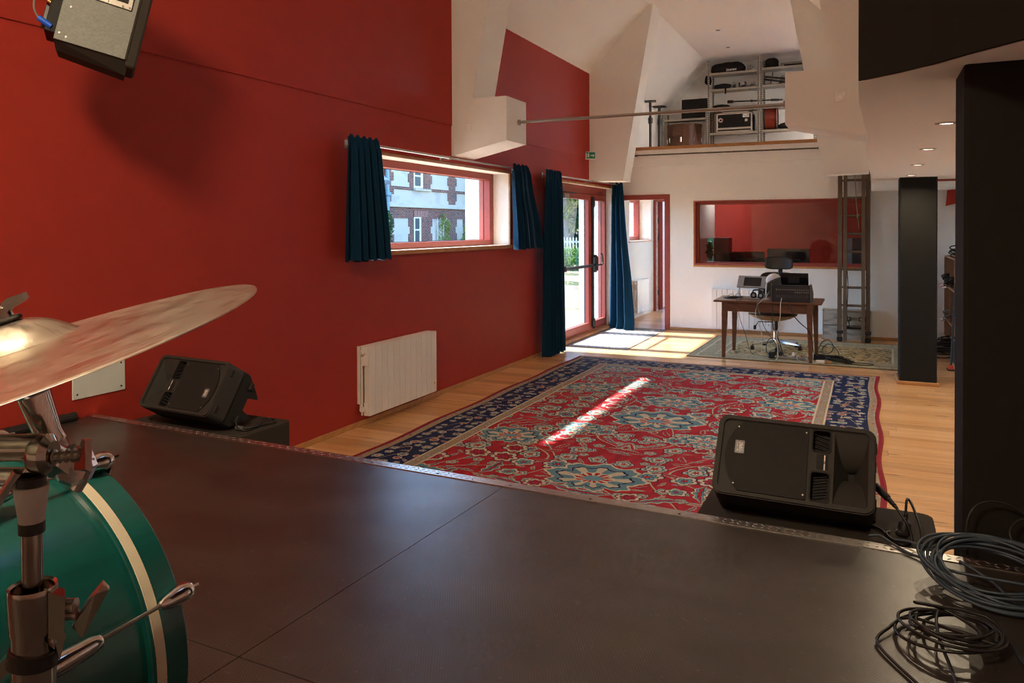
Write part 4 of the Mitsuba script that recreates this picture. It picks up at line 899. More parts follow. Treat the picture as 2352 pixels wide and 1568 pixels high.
# ------------------------------------------------------------------ things on the red wall: radiator, plate, exit sign, sockets
mat('radiator_white', (0.74, 0.72, 0.68), 0.38, spec=0.4)
def radiator(name, label, o, eu, ew, L, Hh, D, n, valves=True, group=None):
    """A panel radiator of n upright fins: eu along its length, ew away from the wall, o its lower rear corner."""
    eu, ew = np.asarray(eu, float), np.asarray(ew, float)
    def B(m):
        m2 = basis(m, o, eu, ew, EZ)
        return m2 if np.cross(eu, ew)[2] > 0 else (m2[0], m2[1][:, ::-1])
    t = thing(name, label, 'radiator')
    w = L / n
    for i in range(n):
        put('fin', B(join([box(i * w + .0022, (i + 1) * w - .0022, D - .02, D, 0, Hh, .0015), box(i * w + .006, (i + 1) * w - .006, D - .05, D - .018, .03, Hh - .012)])), 'radiator_white', t)
    put('rear_panel', B(box(.01, L - .01, .012, .03, .06, Hh - .004)), 'radiator_white', t)
    put('top_grille', B(join([box(.004, L - .004, .012, D - .019, Hh - .006, Hh, .001)] + [box(i * w + .012, (i + 1) * w - .012, .03, .036, Hh - .001, Hh + .0006) for i in range(n)])), 'radiator_white', t)
    put('end_cover', B(join([box(-.004, .004, .0, .03, .09, Hh, .001), box(-.003, .012, .035, .05, .0, Hh, .003), box(-.002, .010, .06, D - .02, .0, .11, .004), box(-.002, .010, .05, D - .02, Hh - .16, Hh, .004)])), 'radiator_white', t)
    if valves:
        for z in (.055, Hh - .045):
            put('valve', B(join([lathe([(.0005, -.028), (.021, -.027), (.022, -.006), (.016, 0), (.013, .03)], 16, (-.005, .062, z), (1, 0, 0)), lathe([(.0005, -.034), (.013, -.034), (.013, -.02)], 12, (-.005, .062, z), (1, 0, 0))])), 'radiator_white', t, smooth=30)
    else:
        put('valve', B(lathe([(.0005, -.02), (.012, -.02), (.012, .03)], 12, (L - .02, .04, -.01), (0, 0, 1))), 'radiator_white', t)
    put('badge', B(lathe([(.0005, .0015), (.008, .0015), (.008, -.002)], 12, (L - .04, D, .085), (0, 1, 0))), 'steel', t)
    return t
radiator('radiator', 'white panel radiator on the red wall under the long window', (-3.80, 5.19, .095), (0, 1, 0), (1, 0, 0), 1.075, .565, .118, 12)
radiator('radiator', 'white radiator on the back wall behind the desk', (-2.205, YB, .07), (1, 0, 0), (0, -1, 0), .88, .60, .09, 11, valves=False)
radiator('radiator', 'small white radiator in the hall behind the doorway', (-3.80, 13.25, .11), (0, 1, 0), (1, 0, 0), .78, .57, .10, 8)
t = thing('cover_plate', 'blank pale cover plate screwed to the red wall behind the cymbal', 'cover plate')
put('plate', box(-3.80, -3.792, 2.70, 3.016, .725, .905, .002), 'plate_grey', t)
mat('plate_grey', (0.62, 0.66, 0.64), 0.5)
for y, z in ((2.725, .75), (2.99, .75), (2.725, .88), (2.99, .88)):
    put('screw', lathe([(.0005, .0025), (.004, .002), (.005, 0)], 8, (-3.792, y, z), (1, 0, 0)), 'black_metal', t)
t = thing('exit_sign', 'small green and white exit sign on the red wall beside the farther roof truss', 'sign')
mat('sign_green', (0.01, 0.20, 0.12), 0.4)
mat('lit_white', (0.8, 0.85, 0.8), 0.4)
ex = lambda m: basis(m, (-3.76, 10.82, 2.685), (.83, .557, 0), (0, 0, 1), (.557, -.83, 0))     # turned towards the room
put('case', ex(box(-.11, .11, -.058, .058, -.04, 0, .004)), 'white_gloss', t)
put('panel', ex(box(-.10, .10, -.047, .047, 0, .003)), 'sign_green', t)
put('pictogram', ex(join([box(-.072, -.030, -.038, .036, .003, .0045), prism([(.030, .004), (.066, .004), (.066, .024), (.092, -.002), (.066, -.028), (.066, -.010), (.030, -.010)], .003, .0045), lathe([(.0005, .0045), (.008, .0045), (.008, .003)], 10, (.002, .030, 0)),
    prism([(-.010, .022), (.012, .018), (.022, .004), (.016, .001), (.008, .010), (.006, -.006), (.018, -.036), (.010, -.038), (-.002, -.014), (-.022, -.034), (-.026, -.028), (-.008, -.006), (-.008, .008), (-.020, .004), (-.022, .010)], .003, .0045)])), 'lit_white', t)
def socket(o, eu, ev, label, double=False):
    ew = np.cross(eu, ev)
    B = lambda m: basis(m, o, eu, ev, ew)
    t = thing('wall_socket', label, 'socket')
    hh = .078 if double else .041
    put('plate', B(box(-.041, .041, -hh, hh, 0, .009, .003)), 'white_gloss', t)
    for c in ((-.037, .037) if double else (0,)):
        put('dish', B(mv(lathe([(.0215, .0105), (.0205, .0095), (.0195, .004), (.0005, .0035)][::-1], 24, (0, 0, 0)), (0, c, 0))), 'radiator_white', t, smooth=20)
        put('ring', B(mv(lathe([(.0205, .009), (.0215, .0112), (.0235, .009)][::-1], 24, (0, 0, 0)), (0, c, 0))), 'white_gloss', t, smooth=20)
        put('hole', B(join([cyl((x, c + y, .0034), (x, c + y, .0050), .003, 8) for x, y in ((-.0095, -.003), (.0095, -.003), (0, .009))])), 'hole_black', t)
    return t
socket((-3.611, 6.78, 2.618), (1, 0, 0), (0, 0, 1), 'white wall socket on the left stub of the nearer roof truss')
socket((-.216, 6.78, 2.668), (1, 0, 0), (0, 0, 1), 'white wall socket on the right side of the nearer roof truss')
socket((-2.70, YB, .152), (1, 0, 0), (0, 0, 1), 'white wall socket low on the back wall beside the doorway')
socket((.345, YB, 1.02), (1, 0, 0), (0, 0, 1), 'double white wall socket on the back wall by the far column', True)
t = thing('curtain_rod', 'thin dark rod across the back wall under the loft edge', 'curtain rod')
put('tube', cyl((-3.42, YB - .07, 2.77), (-.655, YB - .07, 2.762), .011, 10), 'rod_dark', t, smooth=30)
mat('rod_dark', (0.10, 0.085, 0.07), 0.4, metal=0.6)
for x in (-3.40, -.675):
    put('bracket', box(x - .012, x + .012, YB - .085, YB, 2.752, 2.782, .003), 'rod_dark', t)
# ------------------------------------------------------------------ rugs: woven pattern in each rug's own coordinates (uv, metres from its middle)
def _motifs(u, v, s, seed, lo, hi, fill=1.0, leaf=0.35):
    """A field of woven flowers and leaves, one to a cell: (how deep inside, random of the motif, petal angle)."""
    best, rnd, ang = mi.Float(0), mi.Float(0), mi.Float(0)
    cu, cv = dr.floor(u / s), dr.floor(v / s)
    for a in (-1, 0, 1):
        for b in (-1, 0, 1):
            iu, iv = cu + a, cv + b
            r1, r2, r3, r4 = (cell_rand(iu, iv, seed + k) for k in (1, 2, 3, 4))
            du, dv = u / s - (iu + 0.5 + (r1 - 0.5) * 0.55), v / s - (iv + 0.5 + (r2 - 0.5) * 0.55)
            th = r3 * 6.2832
            x, y = du * dr.cos(th) + dv * dr.sin(th), dv * dr.cos(th) - du * dr.sin(th)
            t = dr.atan2(y, x)
            R = lo + (hi - lo) * r4
            isleaf = r1 < leaf
            k = dr.select(r2 < 0.5, 2.5, 3.5)
            flower = R * (0.70 + 0.30 * dr.abs(dr.cos(t * k))) / dr.maximum(dr.sqrt(x * x + y * y), 1e-4)
            q = dr.abs(x) / (R * 1.45)
            w = R * 0.42 * (1 - q * q) * (1 + 0.25 * dr.cos(x / R * 9))
            lf = dr.select(q < 1, w / dr.maximum(dr.abs(y + R * 0.25 * (q * q - 0.3)), 1e-4), 0.0)
            d = dr.select(isleaf, lf, flower)
            d = dr.select(r3 < fill, d, 0.0)
            on = d > best
            best, rnd, ang = dr.select(on, d, best), dr.select(on, r2, rnd), dr.select(on, t, ang)
    return 1 / dr.maximum(best, 1e-3), rnd, ang      # below 1 inside the motif

def _paint(c, m, light, blue, dark, red):
    d, r, a = m
    inside = d < 1.0
    body = mi.Color3f(dr.select(r < 0.45, mi.Color3f(blue), mi.Color3f(light)))
    inner = mi.Color3f(dr.select(r < 0.45, mi.Color3f(light), mi.Color3f(dr.select(r < 0.8, mi.Color3f(blue), mi.Color3f(red)))))
    col = dr.select(d > 0.86, mi.Color3f(light), body)
    col = dr.select(d < 0.66, inner, col)
    col = dr.select((d < 0.70) & (d > 0.62), mi.Color3f(dark), col)
    col = dr.select((d < 0.40) & (dr.cos(a * 7) > 0.2), mi.Color3f(dark), col)
    col = dr.select(d < 0.24, mi.Color3f(red), col)
    c = dr.select((d < 1.10) & (d >= 1.0), mi.Color3f(dark), c)
    return dr.select(inside, col, c)

CRE, TEA, NAV, RED, TAN = (0.47, 0.43, 0.34), (0.115, 0.235, 0.30), (0.010, 0.016, 0.055), (0.30, 0.016, 0.026), (0.34, 0.25, 0.16)
RHX, RHY = 1.69, 2.76
def _bigrug(p, n, uv):
    X, Y = uv.x, uv.y
    ax, ay = dr.abs(X), dr.abs(Y)
    wx, wy = X + 0.02 * dr.sin(Y * 9), Y + 0.02 * dr.sin(X * 8)
    mx = ax + 0.012 * dr.sin(Y * 11)                       # mirrored about the rug's axis, as woven
    c = mi.Color3f(RED) * (0.80 + 0.40 * noise(X * 40, Y * 9))
    # scrolling vines
    for fu, fv, ph in ((5.2, 3.1, 0.0), (3.7, 4.6, 1.7)):
        s = dr.sin(mx * fu + 1.3 * dr.sin(wy * fv + ph) + ph * 2)
        c = dr.select(dr.abs(s) < 0.030, mi.Color3f(CRE) * 0.75, c)
    c = _paint(c, _motifs(mx, wy, 0.130, 11, .26, .44, .80, .55), CRE, TEA, NAV, RED)
    c = _paint(c, _motifs(mx + .05, wy + .07, 0.225, 23, .30, .52, .95, .40), CRE, TEA, NAV, RED)
    # large blue palmettes on the axis and half way out
    for px_, py_, r in ((0.0, -1.70, .33), (0.0, -0.10, .38), (0.0, .62, .27), (0.0, 1.98, .31), (.92, -.98, .27), (.95, .95, .27), (1.15, -2.1, .24), (.98, 2.05, .24), (.52, 1.30, .20), (.50, -.55, .20), (.55, -2.30, .22)):
        x, y = ax - px_, Y - py_
        t = dr.atan2(x, y)
        rr = r * (0.74 + 0.20 * dr.abs(dr.cos(t * 4.5)) + 0.16 * dr.cos(t)) + 0.010 * dr.sin(t * 23)
        d = dr.sqrt(x * x * 0.8 + y * y * 1.25) / rr
        k = dr.select(d > 0.93, mi.Color3f(CRE), mi.Color3f(TEA) * 0.82)
        k = dr.select((d < 0.72) & (dr.cos(t * 9) > 0.1), mi.Color3f(CRE) * 0.9, k)
        k = dr.select((d < 0.75) & (d > 0.70), mi.Color3f(NAV), k)
        k = dr.select(d < 0.42, mi.Color3f(CRE), k)
        k = dr.select((d < 0.36) & (dr.cos(t * 12) > -0.2), mi.Color3f(RED), k)
        k = dr.select(d < 0.20, mi.Color3f(TEA), k)
        c = dr.select(d < 1, k, c)
    # borders
    e = dr.minimum(RHX - ax, RHY - ay)                     # distance from the rug's edge
    along = dr.select(RHX - ax < RHY - ay, Y, X)
    g = _paint(mi.Color3f(TAN) * 0.8, _motifs(along, e, 0.062, 31, .26, .45, .95, .3), CRE, TEA, NAV, RED)
    b = mi.Color3f(NAV)
    s = dr.sin(along * 13 + 2 * dr.sin(e * 20))
    b = dr.select(dr.abs(e - 0.215 - 0.075 * s) < 0.008, mi.Color3f(TAN), b)
    b = _paint(b, _motifs(along, e, 0.105, 41, .24, .44, .95, .3), CRE, TEA, NAV, (0.33, 0.07, 0.06))
    c = dr.select(e < 0.50, g, c)
    c = dr.select(dr.abs(e - 0.50) < 0.008, mi.Color3f(CRE), c)
    c = dr.select(dr.abs(e - 0.415) < 0.007, mi.Color3f(CRE), c)
    c = dr.select(e < 0.405, b, c)
    c = dr.select(e < 0.085, g, c)
    c = dr.select(dr.abs(e - 0.088) < 0.006, mi.Color3f(NAV), c)
    c = dr.select(e < 0.022, mi.Color3f((0.20, 0.010, 0.018)), c)
    return c * (0.82 + 0.36 * noise(X * 260, Y * 260))
def _goldrug(p, n, uv):
    X, Y = uv.x, uv.y
    e = dr.minimum(1.365 - dr.abs(X), 1.005 - dr.abs(Y))
    sp = fbm(X * 30, Y * 30, 2.0, 3)
    c = mix((0.40, 0.285, 0.12), (0.50, 0.40, 0.22), fbm(X * 5, Y * 5, 1.0, 3))
    c = mix(c, (0.045, 0.042, 0.025), smoothstep(0.52, 0.60, sp) * 0.85)
    c = _paint(c, _motifs(dr.abs(X), Y, 0.20, 61, .20, .36, .5, .4), (0.46, 0.40, 0.25), (0.20, 0.19, 0.11), (0.05, 0.045, 0.03), (0.33, 0.20, 0.08))
    al = dr.select(1.365 - dr.abs(X) < 1.005 - dr.abs(Y), Y, X)
    b = _paint(mi.Color3f((0.30, 0.27, 0.17)), _motifs(al, e, 0.085, 71, .25, .45, .95, .4), (0.50, 0.46, 0.33), (0.13, 0.14, 0.10), (0.03, 0.03, 0.025), (0.25, 0.20, 0.10))
    c = dr.select(e < 0.40, b, c)
    c = dr.select((dr.abs(e - 0.40) < 0.012) | (dr.abs(e - 0.30) < 0.010) | (dr.abs(e - 0.10) < 0.010), mi.Color3f((0.50, 0.46, 0.34)), c)
    c = dr.select(e < 0.016, mi.Color3f((0.11, 0.09, 0.05)), c)
    return c * (0.8 + 0.4 * noise(X * 200, Y * 200))
def _mat(p, n, uv):
    X, Y = uv.x, uv.y
    e = dr.minimum(0.435 - dr.abs(X), 1.10 - dr.abs(Y))
    i, j = X / 0.098, Y / 0.098
    r = dr.floor(j); i = i + 0.5 * (r - 2 * dr.floor(r / 2))
    d = dr.abs(i - dr.floor(i) - 0.5) * 1.15 + dr.abs(j - r - 0.5)
    c = dr.select(d < 0.30, mi.Color3f((0.075, 0.055, 0.055)), mi.Color3f((0.50, 0.47, 0.43)))
    c = dr.select(d < 0.13, mi.Color3f((0.40, 0.36, 0.32)), c)
    al = dr.select(0.435 - dr.abs(X) < 1.10 - dr.abs(Y), Y, X)
    k = al / 0.045; z = dr.abs(k - dr.floor(k) - 0.5)
    b = dr.select(z * 0.09 < dr.abs(e - 0.055), mi.Color3f((0.42, 0.39, 0.36)), mi.Color3f((0.10, 0.075, 0.075)))
    c = dr.select(e < 0.11, b, c)
    c = dr.select((dr.abs(e - 0.11) < 0.007) | (dr.abs(e - 0.025) < 0.006) | (e < 0.010), mi.Color3f((0.075, 0.06, 0.06)), c)
    return c * (0.85 + 0.3 * noise(X * 220, Y * 220))
def _pile(p, n, uv):
    return noise(p.x * 420, p.y * 420, 0.0) * 0.0015 + fbm(p.x * 6, p.y * 6, 3.0, 2) * 0.010
for nm, fn in (('rug_red', _bigrug), ('rug_gold', _goldrug), ('rug_mat', _mat)):
    mat(nm, proc(fn), 0.85, spec=0.15, sheen=0.4, bump=proc(_pile), bscale=1.0)
mat('rug_binding', (0.20, 0.012, 0.020), 0.9)
def rug(name, label, cx, cy, hx, hy, m, th=0.010, wave=0.0, ang=0.0, nx=24, ny=40):
    """A rug with thickness whose long edges wander a little; uv in metres from its middle."""
    us, vs = np.linspace(-1, 1, nx), np.linspace(-1, 1, ny)
    U, V = np.meshgrid(us, vs)
    X, Y = U * hx + wave * U ** 8 * np.sign(U) * np.sin(V * 13 + U), V * hy + wave * V ** 8 * np.sin(U * 6)
    Z = th + 0.0015 * np.sin(V * 11 + U * 3)
    c, s = math.cos(ang), math.sin(ang)
    top = np.stack([cx + X * c - Y * s, cy + X * s + Y * c, Z], -1).reshape(-1, 3)
    i, j = np.meshgrid(np.arange(ny - 1), np.arange(nx - 1), indexing='ij')
    f = quads(np.stack([i * nx + j, i * nx + j + 1, (i + 1) * nx + j + 1, (i + 1) * nx + j], -1).reshape(-1, 4))
    idx = np.concatenate([np.arange(nx), np.arange(1, ny) * nx + nx - 1, (ny - 1) * nx + np.arange(nx - 2, -1, -1), np.arange(ny - 2, 0, -1) * nx])
    low = top[idx].copy(); low[:, 2] = 0.0015
    k = len(top); e = np.arange(len(idx)); e2 = (e + 1) % len(idx)
    f = np.vstack([f, quads(np.stack([k + e, k + e2, idx[e2], idx[e]], 1))])
    uv = np.column_stack([(U * hx).ravel(), (V * hy).ravel()])
    t = thing(name, label, 'rug')
    put('weave', (np.vstack([top, low]), f), m, t, uv=np.vstack([uv, uv[idx]]))
    return t
t = rug('rug', 'large red and blue floral oriental rug in the middle of the oak floor', -1.612, 6.40, RHX, RHY, 'rug_red', wave=.012)
for s in (-1, 1):
    ys = np.linspace(-1, 1, 60)
    put('binding', tube([(-1.612 + s * (RHX + .004) + s * .012 * math.sin(v * 13 + s), 6.40 + v * RHY, .007) for v in ys], .008, 6), 'rug_binding', t, smooth=60)
rug('rug', 'worn golden rug under the wooden desk', -.70, 10.69, 1.365, 1.005, 'rug_gold', th=.008, ang=-.022)
rug('rug', 'small pale patterned runner in front of the glass door', -3.345, 10.98, .435, 1.10, 'rug_mat', th=.006)
# ------------------------------------------------------------------ wooden desk and what stands on it
def _darkwood(p, n, uv):
    g = fbm(p.x * 3 + p.z * 2, p.y * 30, p.z * 26 + p.x * 9, 4)
    return mix((0.165, 0.070, 0.036), (0.095, 0.038, 0.020), g)
mat('brown_wood', proc(_darkwood), 0.42, spec=0.4)
mat('leather', (0.024, 0.020, 0.017), 0.42, spec=0.45)
mat('plywood_edge', (0.36, 0.20, 0.10), 0.45)
mat('screen_black', (0.006, 0.006, 0.007), 0.12, spec=0.5)
mat('grey_plastic', (0.30, 0.30, 0.29), 0.5)
DT = thing('desk', 'brown wooden desk with tapered legs on the golden rug', 'desk')
put('tabletop', box(-1.752, -.508, 9.715, 10.43, .697, .720, .004), 'brown_wood', DT)
for x, y, sx, sy in ((-1.626, 9.79, 1, 1), (-.642, 9.765, -1, 1), (-1.594, 10.37, 1, -1), (-.615, 10.39, -1, -1)):
    w, b = .064, .036
    put('leg', hull([(x + i * w / 2, y + j * w / 2, z) for i in (-1, 1) for j in (-1, 1) for z in (.585, .697)] + [(x - sx * (w - b) / 2 + i * b / 2, y - sy * (w - b) / 2 + j * b / 2, .009) for i in (-1, 1) for j in (-1, 1)]), 'brown_wood', DT)
for m in (box(-1.60, -.67, 9.765, 9.785, .583, .697), box(-1.57, -.64, 10.375, 10.395, .583, .697), box(-1.632, -1.612, 9.82, 10.34, .583, .697), box(-.645, -.625, 9.80, 10.36, .583, .697)):
    put('apron', m, 'brown_wood', DT)
TZ = .7205
# mixing console, its rear panel towards the camera
t = thing('mixer', 'black mixing console standing on the right of the wooden desk', 'mixer')
put('body', prism([(9.775, TZ), (10.13, TZ), (10.13, .80), (9.80, .925), (9.775, .915)], -1.068, -.640, 'yz'), 'black_plastic', t)
put('rear_panel', box(-1.060, -.648, 9.770, 9.776, TZ + .012, .905, .002), 'black_metal', t)
for x0, x1 in ((-1.076, -1.068), (-.640, -.622)):
    put('side_cheek', prism([(9.765, TZ), (10.14, TZ), (10.14, .812), (9.805, .938), (9.765, .928)], x0, x1, 'yz'), 'grey_dark', t)
mat('grey_dark', (0.07, 0.068, 0.065), 0.5)
jr = np.random.default_rng(3)
for z, n0 in ((.868, 0), (.838, 9)):
    for i in range(n0, 16):
        x = -1.015 + i * .0238
        put('jack', cyl((x, 9.772, z), (x, 9.7665, z), .0058, 8), 'steel', t)
for i in range(11):
    x = -1.01 + i * .034
    put('xlr_socket', join([lathe([(.0125, 0), (.0125, .004), (.0095, .004), (.0085, -.002), (.0005, -.002)][::-1], 12, (x, 9.771, .790 - .006 * (i % 2)), (0, -1, 0))]), 'grey_dark', t)
for z in (.885, .858, .83):
    put('knob', cyl((-1.043, 9.772, z), (-1.043, 9.762, z), .008, 10), 'black_plastic', t)
t = thing('screen', 'black flat screen standing on the mixing console', 'screen')
T2 = lambda m: rot(m, 12, 'x', (0, 9.98, .885))
put('panel', T2(box(-.985, -.668, 9.975, 9.988, .885, 1.062, .004)), 'screen_black', t)
put('back_plate', T2(box(-.90, -.77, 9.972, 9.976, .935, 1.02, .002)), 'black_plastic', t)
put('foot', box(-.93, -.72, 9.955, 10.03, .872, .888, .003), 'black_plastic', t)
# desk lamp with a slatted dome
t = thing('desk_lamp', 'desk lamp with a slatted pale dome bending over the wooden desk', 'lamp')
lb = np.array([-1.155, 9.93, TZ])
put('base', lathe([(.0005, 0), (.050, 0), (.052, .006), (.040, .018), (.016, .026), (.0005, .027)], 24, lb), 'chrome', t, smooth=30)
put('stem', tube(spline([lb + (0, 0, .02), lb + (.0, 0, .10), lb + (.004, 0, .17), lb + (.022, .0, .24), lb + (.055, 0, .285)], 5), .0075, 8), 'white_gloss', t, smooth=40)
hd = lb + np.array([.088, 0, .248]); ha = np.array([-.45, .10, .88])
for i in range(8):
    a0 = i / 8 * 1.45
    put('slat', lathe([(.092 * math.cos(a0), .082 * math.sin(a0)), (.092 * math.cos(a0 + .12), .082 * math.sin(a0 + .12)), (.088 * math.cos(a0 + .12), .078 * math.sin(a0 + .12)), (.088 * math.cos(a0), .078 * math.sin(a0)), (.092 * math.cos(a0), .082 * math.sin(a0))], 28, hd, ha), 'white_gloss', t, smooth=30)
put('inner_shade', lathe([(.080, .004), (.066, .045), (.034, .068), (.0005, .074)], 24, hd, ha), 'badge', t, smooth=40)
# laptop stand
t = thing('laptop_stand', 'tilted grey laptop stand on a thin pole at the left of the desk', 'stand')
px0, px1 = -1.515, -1.165
from shapely.geometry import box as SB
tr = prism(SB(-.18, -.11, .18, .11).difference(SB(-.105, -.085, .105, .085)), -.007, .007)
put('tray', basis(tr, (-1.335, 10.10, .927), (1, 0, -.02), (0, .80, .60), (0, -.6, .80)), 'grey_plastic', t)
put('tray_pad', basis(box(-.108, .108, -.088, .088, -.004, .001), (-1.335, 10.10, .927), (1, 0, -.02), (0, .8, .6), (0, -.6, .8)), 'black_plastic', t)
put('pole', cyl((-1.485, 10.02, TZ + .008), (-1.485, 10.04, .885), .0085, 8), 'steel', t, smooth=30)
put('base', join([box(-1.50, -1.235, 9.985, 10.005, TZ, TZ + .014, .003), box(-1.50, -1.47, 9.90, 10.20, TZ, TZ + .012, .003)]), 'grey_plastic', t)
# headphones
t = thing('headphones', 'pair of grey headphones lying on the desk beside the lamp', 'headphones')
for x, y in ((-1.325, 10.08), (-1.225, 10.05)):
    e = put('ear_cup', lathe([(.0005, -.022), (.030, -.021), (.040, -.010), (.041, .008), (.034, .016), (.0005, .017)], 20, (x, y, TZ + .042), (.35 if x < -1.3 else -.35, -.9, .15)), 'grey_plastic', t, smooth=35)
    put('cushion', lathe([(.018, .014), (.030, .027), (.040, .018), (.038, .008)], 20, (x, y, TZ + .042), (.35 if x < -1.3 else -.35, -.9, .15)), 'black_plastic', e, smooth=40)
put('band', tube(spline([(-1.335, 10.10, TZ + .08), (-1.33, 10.17, TZ + .10), (-1.275, 10.22, TZ + .10), (-1.215, 10.17, TZ + .10), (-1.215, 10.07, TZ + .08)], 6), .009, 8), 'grey_dark', t, smooth=40)
t = thing('cable_bundle', 'small black cables and adapters heaped on the left end of the desk', 'cable')
pts = coil(-1.555, 9.98, .085, .06, 5, TZ + .005, .016, 4, jit=.25)
put('cable', tube(spline(pts, 2), .0035, 6), 'cable_black', t, smooth=60)
put('loop', tube(spline([(-1.63, 9.97, TZ + .01), (-1.60, 9.98, TZ + .05), (-1.56, 9.99, TZ + .055), (-1.54, 10.0, TZ + .02), (-1.52, 10.01, TZ + .055), (-1.48, 10.02, TZ + .06), (-1.46, 10.03, TZ + .01)], 6), .003, 6), 'cable_black', t, smooth=60)
put('adapter', cbox((-1.545, 10.04, TZ + .014), (.10, .055, .028), .006), 'black_plastic', t)
put('mouse', hull([(-1.475 + .032 * math.cos(a) * s, 10.04 + .052 * math.sin(a) * s, TZ + h) for a in np.linspace(0, 6, 12) for s, h in ((1, .004), (.85, .022), (.4, .032))]), 'black_plastic', t)
# cords hanging from the desk to the floor
def cord(label, pts, m, r=.0042, n=6):
    k = thing('hanging_cable', label, 'cable')
    put('cord', tube(spline(pts, n), r, 6), m, k, smooth=60)
    return k
cord('white cord hanging from the lamp over the front edge of the desk', [(-1.12, 9.90, TZ + .09), (-1.15, 9.80, TZ + .03), (-1.19, 9.71, TZ + .003), (-1.235, 9.695, .66), (-1.245, 9.69, .55), (-1.205, 9.72, .42), (-1.18, 9.76, .30), (-1.19, 9.80, .16), (-1.195, 9.83, .02), (-1.19, 9.9, .012)], 'cable_white', .0035)
cord('grey cord in front of the desk crossing down to the power strip', [(-1.10, 9.86, TZ + .12), (-1.16, 9.76, TZ + .04), (-1.225, 9.70, TZ - .01), (-1.205, 9.69, .60), (-1.15, 9.71, .42), (-1.06, 9.78, .26), (-.98, 9.9, .12), (-.94, 9.98, .02)], 'cable_grey', .0042)
cord('thin dark cord hanging at the middle of the desk front', [(-1.062, 9.76, TZ + .03), (-1.05, 9.70, .66), (-1.055, 9.69, .52), (-1.045, 9.72, .40), (-1.0, 9.78, .28), (-.965, 9.9, .12), (-.95, 9.97, .02)], 'cable_black', .0042)
cord('pale cord plugged into the mixing console and hanging to the floor', [(-.955, 9.765, .765), (-.955, 9.74, .755), (-.962, 9.70, .69), (-.965, 9.69, .55), (-.985, 9.70, .42), (-1.01, 9.73, .32), (-1.005, 9.76, .20), (-1.0, 9.78, .06), (-1.04, 9.72, .012), (-1.08, 9.70, .012)], 'cable_white', .0045)
cord('black cord swinging from the mixing console to the right desk leg', [(-.86, 9.765, .765), (-.86, 9.735, .75), (-.855, 9.70, .68), (-.82, 9.69, .58), (-.74, 9.71, .48), (-.655, 9.72, .40), (-.612, 9.74, .28), (-.605, 9.78, .16), (-.60, 9.9, .05), (-.56, 10.0, .014)], 'cable_black', .0048)
cord('thin black cord hanging below the left of the desk', [(-1.50, 9.95, TZ + .004), (-1.47, 9.71, TZ + .002), (-1.45, 9.695, .66), (-1.40, 9.69, .615), (-1.30, 9.69, .60), (-1.24, 9.69, .65), (-1.22, 9.71, TZ)], 'cable_black', .0028)
cord('thin black cord trailing from under the desk to the rug', [(-1.46, 9.80, .58), (-1.45, 9.84, .48), (-1.42, 9.9, .36), (-1.40, 10.0, .24), (-1.38, 10.1, .10), (-1.34, 10.15, .012), (-1.2, 10.05, .012), (-1.08, 9.96, .014), (-1.02, 9.95, .014)], 'cable_black', .0028)
# power strip and the cable heap on the rug
t = thing('power_strip', 'grey power strip with a red switch lying on the rug under the desk', 'power strip')
put('body', rot(box(-1.03, -.70, 9.93, 9.985, .010, .046, .006), -4, 'z', (-.86, 9.95, 0)), 'grey_plastic', t)
for i in range(4):
    put('outlet', cyl((-.985 + i * .055, 9.957 - i * .004, .044), (-.985 + i * .055, 9.957 - i * .004, .049), .019, 14), 'grey_dark' if i % 2 else 'white_gloss', t)
put('switch', cbox((-.738, 9.947, .049), (.03, .022, .01), .003), 'red_plastic', t)
mat('red_plastic', (0.55, 0.05, 0.02), 0.35)
for i, (x, c) in enumerate(((-1.05, 'black_plastic'), (-.985, 'black_plastic'), (-.83, 'white_gloss'))):
    put('plug', rot(cbox((x, 9.945, .07), (.04, .035, .05), .008), 15 * i - 10, 'y', (x, 9.945, .07)), c, t)
t = thing('power_adapter', 'black power adapter on the rug between the desk legs', 'adapter')
put('body', rot(cbox((-1.09, 9.95, .048), (.07, .11, .075), .012), 25), 'black_plastic', t) if False else put('body', cbox((-1.09, 9.95, .048), (.075, .10, .075), .012), 'black_plastic', t)
put('lead', tube(spline([(-1.09, 9.9, .05), (-1.14, 9.86, .10), (-1.13, 9.88, .22), (-1.07, 9.92, .26), (-1.02, 9.90, .22), (-1.0, 9.86, .10), (-1.03, 9.82, .02), (-1.1, 9.80, .012)], 6), .0042, 6), 'cable_black', t, smooth=60)
t = thing('cable_heap', 'heap of black cables on the golden rug right of the desk', 'cable')
pts = coil(-.47, 10.02, .15, .07, 9, .014, .05, 31, jit=.22, drift=(.03, .02)) + coil(-.32, 9.86, .11, .065, 7, .014, .05, 32, jit=.2, drift=(.02, .02))
put('cable', tube(spline(pts, 2), .0048, 6), 'cable_black', t, smooth=60)
put('loop', tube(spline([(-.58, 10.25, .10), (-.52, 10.28, .20), (-.45, 10.27, .22), (-.40, 10.2, .16), (-.42, 10.1, .10), (-.50, 10.12, .08), (-.52, 10.2, .12), (-.46, 10.22, .18), (-.38, 10.12, .16), (-.33, 10.0, .09), (-.40, 9.94, .05)], 7), .0048, 6), 'cable_black', t, smooth=60)
put('long_loop', tube(spline([(-.30, 9.90, .03), (-.20, 9.95, .014), (-.05, 9.97, .013), (.04, 9.92, .013), (.02, 9.85, .013), (-.10, 9.82, .013), (-.26, 9.84, .02)], 7), .0045, 6), 'cable_black', t, smooth=60)
t = thing('small_box', 'small white and tan connector box on the rug by the right desk leg', 'box')
put('body', cbox((-.525, 9.79, .026), (.10, .045, .036), .006), 'white_gloss', t)
put('lid', cbox((-.435, 9.785, .026), (.07, .045, .034), .005), 'plywood_edge', t)
